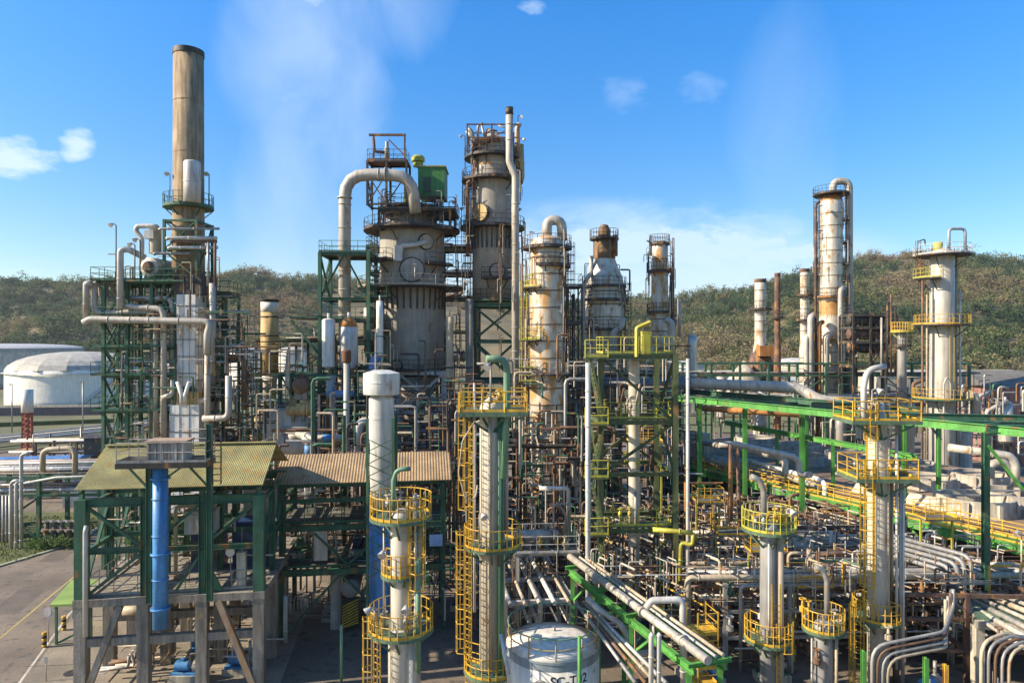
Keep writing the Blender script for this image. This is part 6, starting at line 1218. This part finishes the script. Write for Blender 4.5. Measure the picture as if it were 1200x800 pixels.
# lengthwise (towards the camera)
for i in range(34):
    nm_, m = pick(); x0 = R.uniform(9,26); y0 = R.uniform(42,48); L = R.uniform(6,14); z = R.choice((1.2,2.4,3.0,3.6,4.9)); a = V((x0,y0,z)); b = a+u*L
    pipe([a, b], R.choice((.07,.1,.14)), m, f'{nm_} pipe running away from the camera through the tangle', f'{nm_} receding pipes')
for i in range(9): exchanger(V((R.uniform(13,24), R.uniform(45,56), R.choice((0,.0,2.5)))), R.uniform(2.5,4), R.uniform(.35,.6), R.choice((0,115)), R.choice((GRY,BRN,TAN,LGY)), 'horizontal exchanger lying low in the pipe tangle', 'exchangers in the tangle')
for i in range(14): pump(V((R.uniform(8,27), R.uniform(35,50), 0)), R.choice((0,25,115)), R.choice((GRN,GRY,BLU,GRY)), 'pump on the ground below the pipe tangle', 'pumps below the tangle')
for i in range(40):
    p = V((R.uniform(9,27), R.uniform(36,54), R.uniform(1.2,5.0))); m = R.choice((GRY,TAN,LGY,BRN,YEL,GRN)); vv = thing('gate_valve', 'gate valve with a handwheel among the pipes of the tangle', 'valve', p, 'gate valves in the tangle')
    MB().lathe(p, [(.1,-.1),(.2,0),(.2,.25),(.1,.3),(.06,.7)], 8).build('body', m, vv); MB().sector(p, .14, .22, .7, .75, n=10).build('handwheel', m, vv)
# yellow stairs and cages low in the tangle
for i, (px, y0, y1, Yp) in enumerate(((826,720,800,34),(930,700,790,40),(740,600,500,52))):
    pass
r = thing('stair_cage', 'yellow railed stair tower right of the green rack', 'stair', P(826,800,35)); Fq = Fr((P(818,0,35).x, 35), 10)
for a in (0,1.1):
    for b in (0,1.4): MB().bar(Fq(a,b,0), Fq(a,b,zy(718,35)), .07).build('post', YEL, r)
for k, y in enumerate((722,742,762,782)): o = MB().box(Fq(.55,.7,zy(y,35)-1.0), 1.1, 1.4, .05, Fq.ang).build('landing', YEL, r); rails([Fq(0,0,zy(y,35)-1), Fq(1.1,0,zy(y,35)-1), Fq(1.1,1.4,zy(y,35)-1)], YEL, o)
for i, (px, py, Yp, w_, dpt) in enumerate(((842,628,46,2.6,1.6),(935,690,42,2.2,1.5),(740,520,52,2.6,1.6),(880,648,44,2.4,1.2),(1085,610,46,2.4,1.4),(818,590,52,2,1.5))):
    p = P(px,py,Yp); F = Fr((p.x,p.y), 2); b = thing('small_platform', 'small yellow railed platform '+['right of the olive tower','beside the slim grey column','behind the olive tower','left of the slim grey column','right of the tall cream column','at the far right of the olive tower'][i], 'platform', p)
    o = MB().box(F(w_/2,dpt/2,p.z), w_, dpt, .1).build('deck', GRT, b); rails([F(0,dpt,p.z+.05), F(0,0,p.z+.05), F(w_,0,p.z+.05), F(w_,dpt,p.z+.05)], YEL, o, True)
    for a in (.1,w_-.1): MB().bar(F(a,dpt/2,0), F(a,dpt/2,p.z-.05), .12).build('post', LIM, b)
# bundle of five grey bends at the lower right
for i in range(5):
    o = .28*i; a = V((20.8+o*.3,37.2+o*.4,4.9)); t_ = P(1106+8*i,668-4*i,42.5); pipe([t_+u*7, t_, V((t_.x,t_.y,2.6-.1*i)), V((t_.x+4,t_.y-6,2.6-.1*i))], .14, mat('blue_grey_bend',(.27,.28,.30),.5,.15), ['first','second','third','fourth','fifth'][i]+' of five parallel grey pipes bending down together at the right, counted from the walkway', n=12, rr=.6)
nest = ['outermost grey','outer brown','inner grey','innermost tan']
for i in range(4): pipe([P(1022+6*i,830,34), P(1022+6*i,757+5*i,34), P(1106+1*i,740+6*i,34.6), P(1117-3*i,712+4*i,38), P(1117-3*i,690+4*i,38)], .085, [GRY,BRN,GRY,TAN][i], nest[i]+' pipe of the nested bends at the bottom right', n=12, rr=.9)
for i in range(5): pipe([P(1150+8*i,840,32.5), P(1150+8*i,752+3*i,32.5), P(1176+8*i,742+3*i,33), P(1240+6*i,752,33.5)], .085, [TAN,GRY,BRN,GRY,TAN][i], 'weathered hooped pipe of the group in the bottom right corner', 'hooped pipes in the corner', n=12, rr=.9)
for i in range(6): pipe([P(1108+9*i,700-2*i,43), P(1216+14*i,768-6*i,34)], R.choice((.12,.16)), [LGP,CRM,GRY,LGP,TAN,CRM][i], ['first','second','third','fourth','fifth','sixth'][i]+' of the pale parallel pipes sloping off to the bottom right, from below')
for i, px in enumerate((1012,1085,1108)): p = P(px,800,33); q = P(px,762+8*i,33); beam(V((p.x,33,0)), q, .2, .2, (BGR,BGR,YEL)[i], thing('short_post', ['bright green short post at the foot of the tall cream column','bright green short post at the bottom right','yellow short post at the bottom right'][i], 'post', V((p.x,33,0))), 'post'); 
bt = thing('concrete_table', 'concrete table frame with a green top below the walkway at the right edge', 'concrete frame', P(1180,740,38)); 
for x, y in ((26.6,39),(30.5,37.5),(28.2,42)): MB().box((x,y,1.9), .5, .5, 3.8).build('column', CNL, bt)
MB().prism([(26.2,38.6),(30.8,36.9),(33,40.6),(28.2,42.6)], 3.8, 4.2).build('slab', CNL, bt); MB().prism([(26.4,38.9),(30.8,37.3),(32.6,40.4),(28.3,42.2)], 4.204, 4.3).build('green_top', GRD, bt)
lamp(U_(8,-.3,zw-1.6), 2.6, 'hanging pole lamp on the walkway railing at the right', 200, WHT)

# small-bore pipework too fine and too many to count
def fill(pts, r, m): FILL.append((m, MB().bent(pts, r, r*2.5, 5, 2)))
for i in range(2000):
    nm_, m = R.choices(cols+[('g',GRN),('y',YEL)], [4,2,5,1,1.5,3,.6]+[.8,.7])[0]; Yp = R.uniform(41,64); px = R.uniform(690,1200); x = (px-600)*Yp/800; e = W0+u*((Yp-W0.y)/u.y)
    if x > e.x-1: continue
    z = R.choice((R.uniform(.3,4),R.uniform(4,6),R.uniform(4,6))); r = R.uniform(.025,.07); L = R.uniform(.8,4.5); d = R.choice((V((1,.03,0)),u,V((0,0,1)),V((0,0,1)))); p = V((x,Yp,z)); q = p+d*L
    if q.z > 6.4: q.z = 6.4
    pts = [p, q]
    if R.random() < .6: pts.append(q+R.choice((V((1,0,0)),V((0,0,-1)),u,-u))*R.uniform(.4,1.6))
    fill(pts, r, m)
for i in range(330):
    m = R.choice((BRN,GRY,TAN,LGP,DST,GRN,BRK)); Yp = R.uniform(44,64); px = R.uniform(520,700); p = V(((px-600)*Yp/800,Yp,R.uniform(.2,6))); q = p+R.choice((V((1,0,0)),u,V((0,0,1)),V((0,0,1))))*R.uniform(.8,4); fill([p,q,q+R.choice((V((1,0,0)),V((0,0,-1)),u))*R.uniform(.4,1.4)], R.uniform(.025,.08), m)
for i in range(260):
    m = R.choice((BRN,GRY,TAN,GRN,DST,LGY)); a = R.uniform(.4,11); b = R.uniform(.3,4.8); z = R.choice((.1,4.6,7.6)); p = F8(a,b,z+R.uniform(0,2)); q = p+R.choice((V((1,0,0)),V((0,0,1)),F8.d))*R.uniform(.4,1.6); fill([p,q,q+R.choice((V((1,0,0)),V((0,0,1)),F8.d))*R.uniform(.3,1)], R.uniform(.02,.05), m)
for i in range(240):
    m = R.choice((BRN,GRY,TAN,BRK,DST,LGY)); a = R.uniform(.4,9.2); b = R.uniform(.3,10); z = R.choice((.1,.1,5.6,8.2)); p = F1(a,b,z+R.uniform(0,1.6)); q = p+R.choice((V((1,0,0)),V((0,0,1)),F1.d))*R.uniform(.3,1.6); fill([p,q,q+R.choice((V((1,0,0)),V((0,0,1)),F1.d))*R.uniform(.3,1)], R.uniform(.02,.07), m)
for i in range(1300):
    m = R.choice((BRN,GRY,TAN,GRN,DST,LGP,BRK)); Yp = R.uniform(60,84); px = R.choice((R.uniform(300,450),R.uniform(430,560),R.uniform(600,700),R.uniform(690,800))); p = P(px,R.uniform(420,600),Yp); p.z = max(p.z,.5); q = p+R.choice((V((1,0,0)),V((0,1,0)),V((0,0,1)),V((0,0,1))))*R.uniform(.8,4.5); fill([p,q,q+R.choice((V((1,0,0)),V((0,0,-1)),V((-1,0,0))))*R.uniform(.4,2)], R.uniform(.03,.11), m)
for i in range(260):
    m = R.choice((BRN,GRY,TAN,GRN,LGP,CRM,BRK)); px = R.uniform(830,1200); Yp = np.interp(px,[885,1030,1194],[101,85,72])+R.uniform(0,10); p = P(px,R.uniform(470,535),Yp); q = p+R.choice((V((1,0,0)),V((0,0,1)),V((0,0,1))))*R.uniform(.8,4); fill([p,q,q+R.choice((V((1,0,0)),V((0,0,-1))))*R.uniform(.4,1.6)], R.uniform(.04,.12), m)
for i in range(700):  # mostly dark pieces added to deepen the shade between the structures
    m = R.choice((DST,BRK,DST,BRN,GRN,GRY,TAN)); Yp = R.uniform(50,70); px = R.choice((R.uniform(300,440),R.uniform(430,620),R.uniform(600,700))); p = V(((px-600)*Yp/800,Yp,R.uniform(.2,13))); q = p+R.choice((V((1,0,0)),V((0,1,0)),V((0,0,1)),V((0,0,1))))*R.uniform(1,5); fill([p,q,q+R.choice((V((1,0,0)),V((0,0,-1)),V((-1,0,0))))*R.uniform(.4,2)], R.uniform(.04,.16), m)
for i in range(700):
    m = R.choice((GRN,GRN,BRN,BRK,GRY,TAN,LGP)); Yp = R.uniform(59,66); px = R.uniform(132,300); p = P(px,R.uniform(340,560) if px < 262 else R.uniform(400,540),Yp); q = p+R.choice((V((1,0,0)),V((0,1,0)),V((0,0,1)),V((0,0,1))))*R.uniform(.8,4); fill([p,q,q+R.choice((V((1,0,0)),V((0,0,-1)),V((-1,0,0))))*R.uniform(.3,1.2)], R.uniform(.03,.09), m)
for i in range(460):
    m = R.choice((DST,BRK,BRN,DST,TAN,GRY)); px, w_, y0, y1, Yp = R.choice(((483,52,250,270,73),(577,34,200,215,74.5),(577,50,215,350,72.5),(641,36,300,440,65),(708,36,330,440,80),(773,26,290,420,83),(974,30,240,440,103),(520,30,260,440,74),(600,24,280,440,70))); p = P(px+R.uniform(.6,.95)*R.choice((-1,1))*w_*.5*1.5,R.uniform(y0,y1),Yp-R.uniform(-2,2)); q = p+V((0,0,R.uniform(.8,3.5))); fill([p,q,q+V(((P(px,400,Yp).x-p.x)*R.uniform(.1,.3),0,0))], R.uniform(.03,.07), m)
build_fill('small_pipework', 'fine mass of small bore pipes filling the plant between the larger lines', 'pipework')
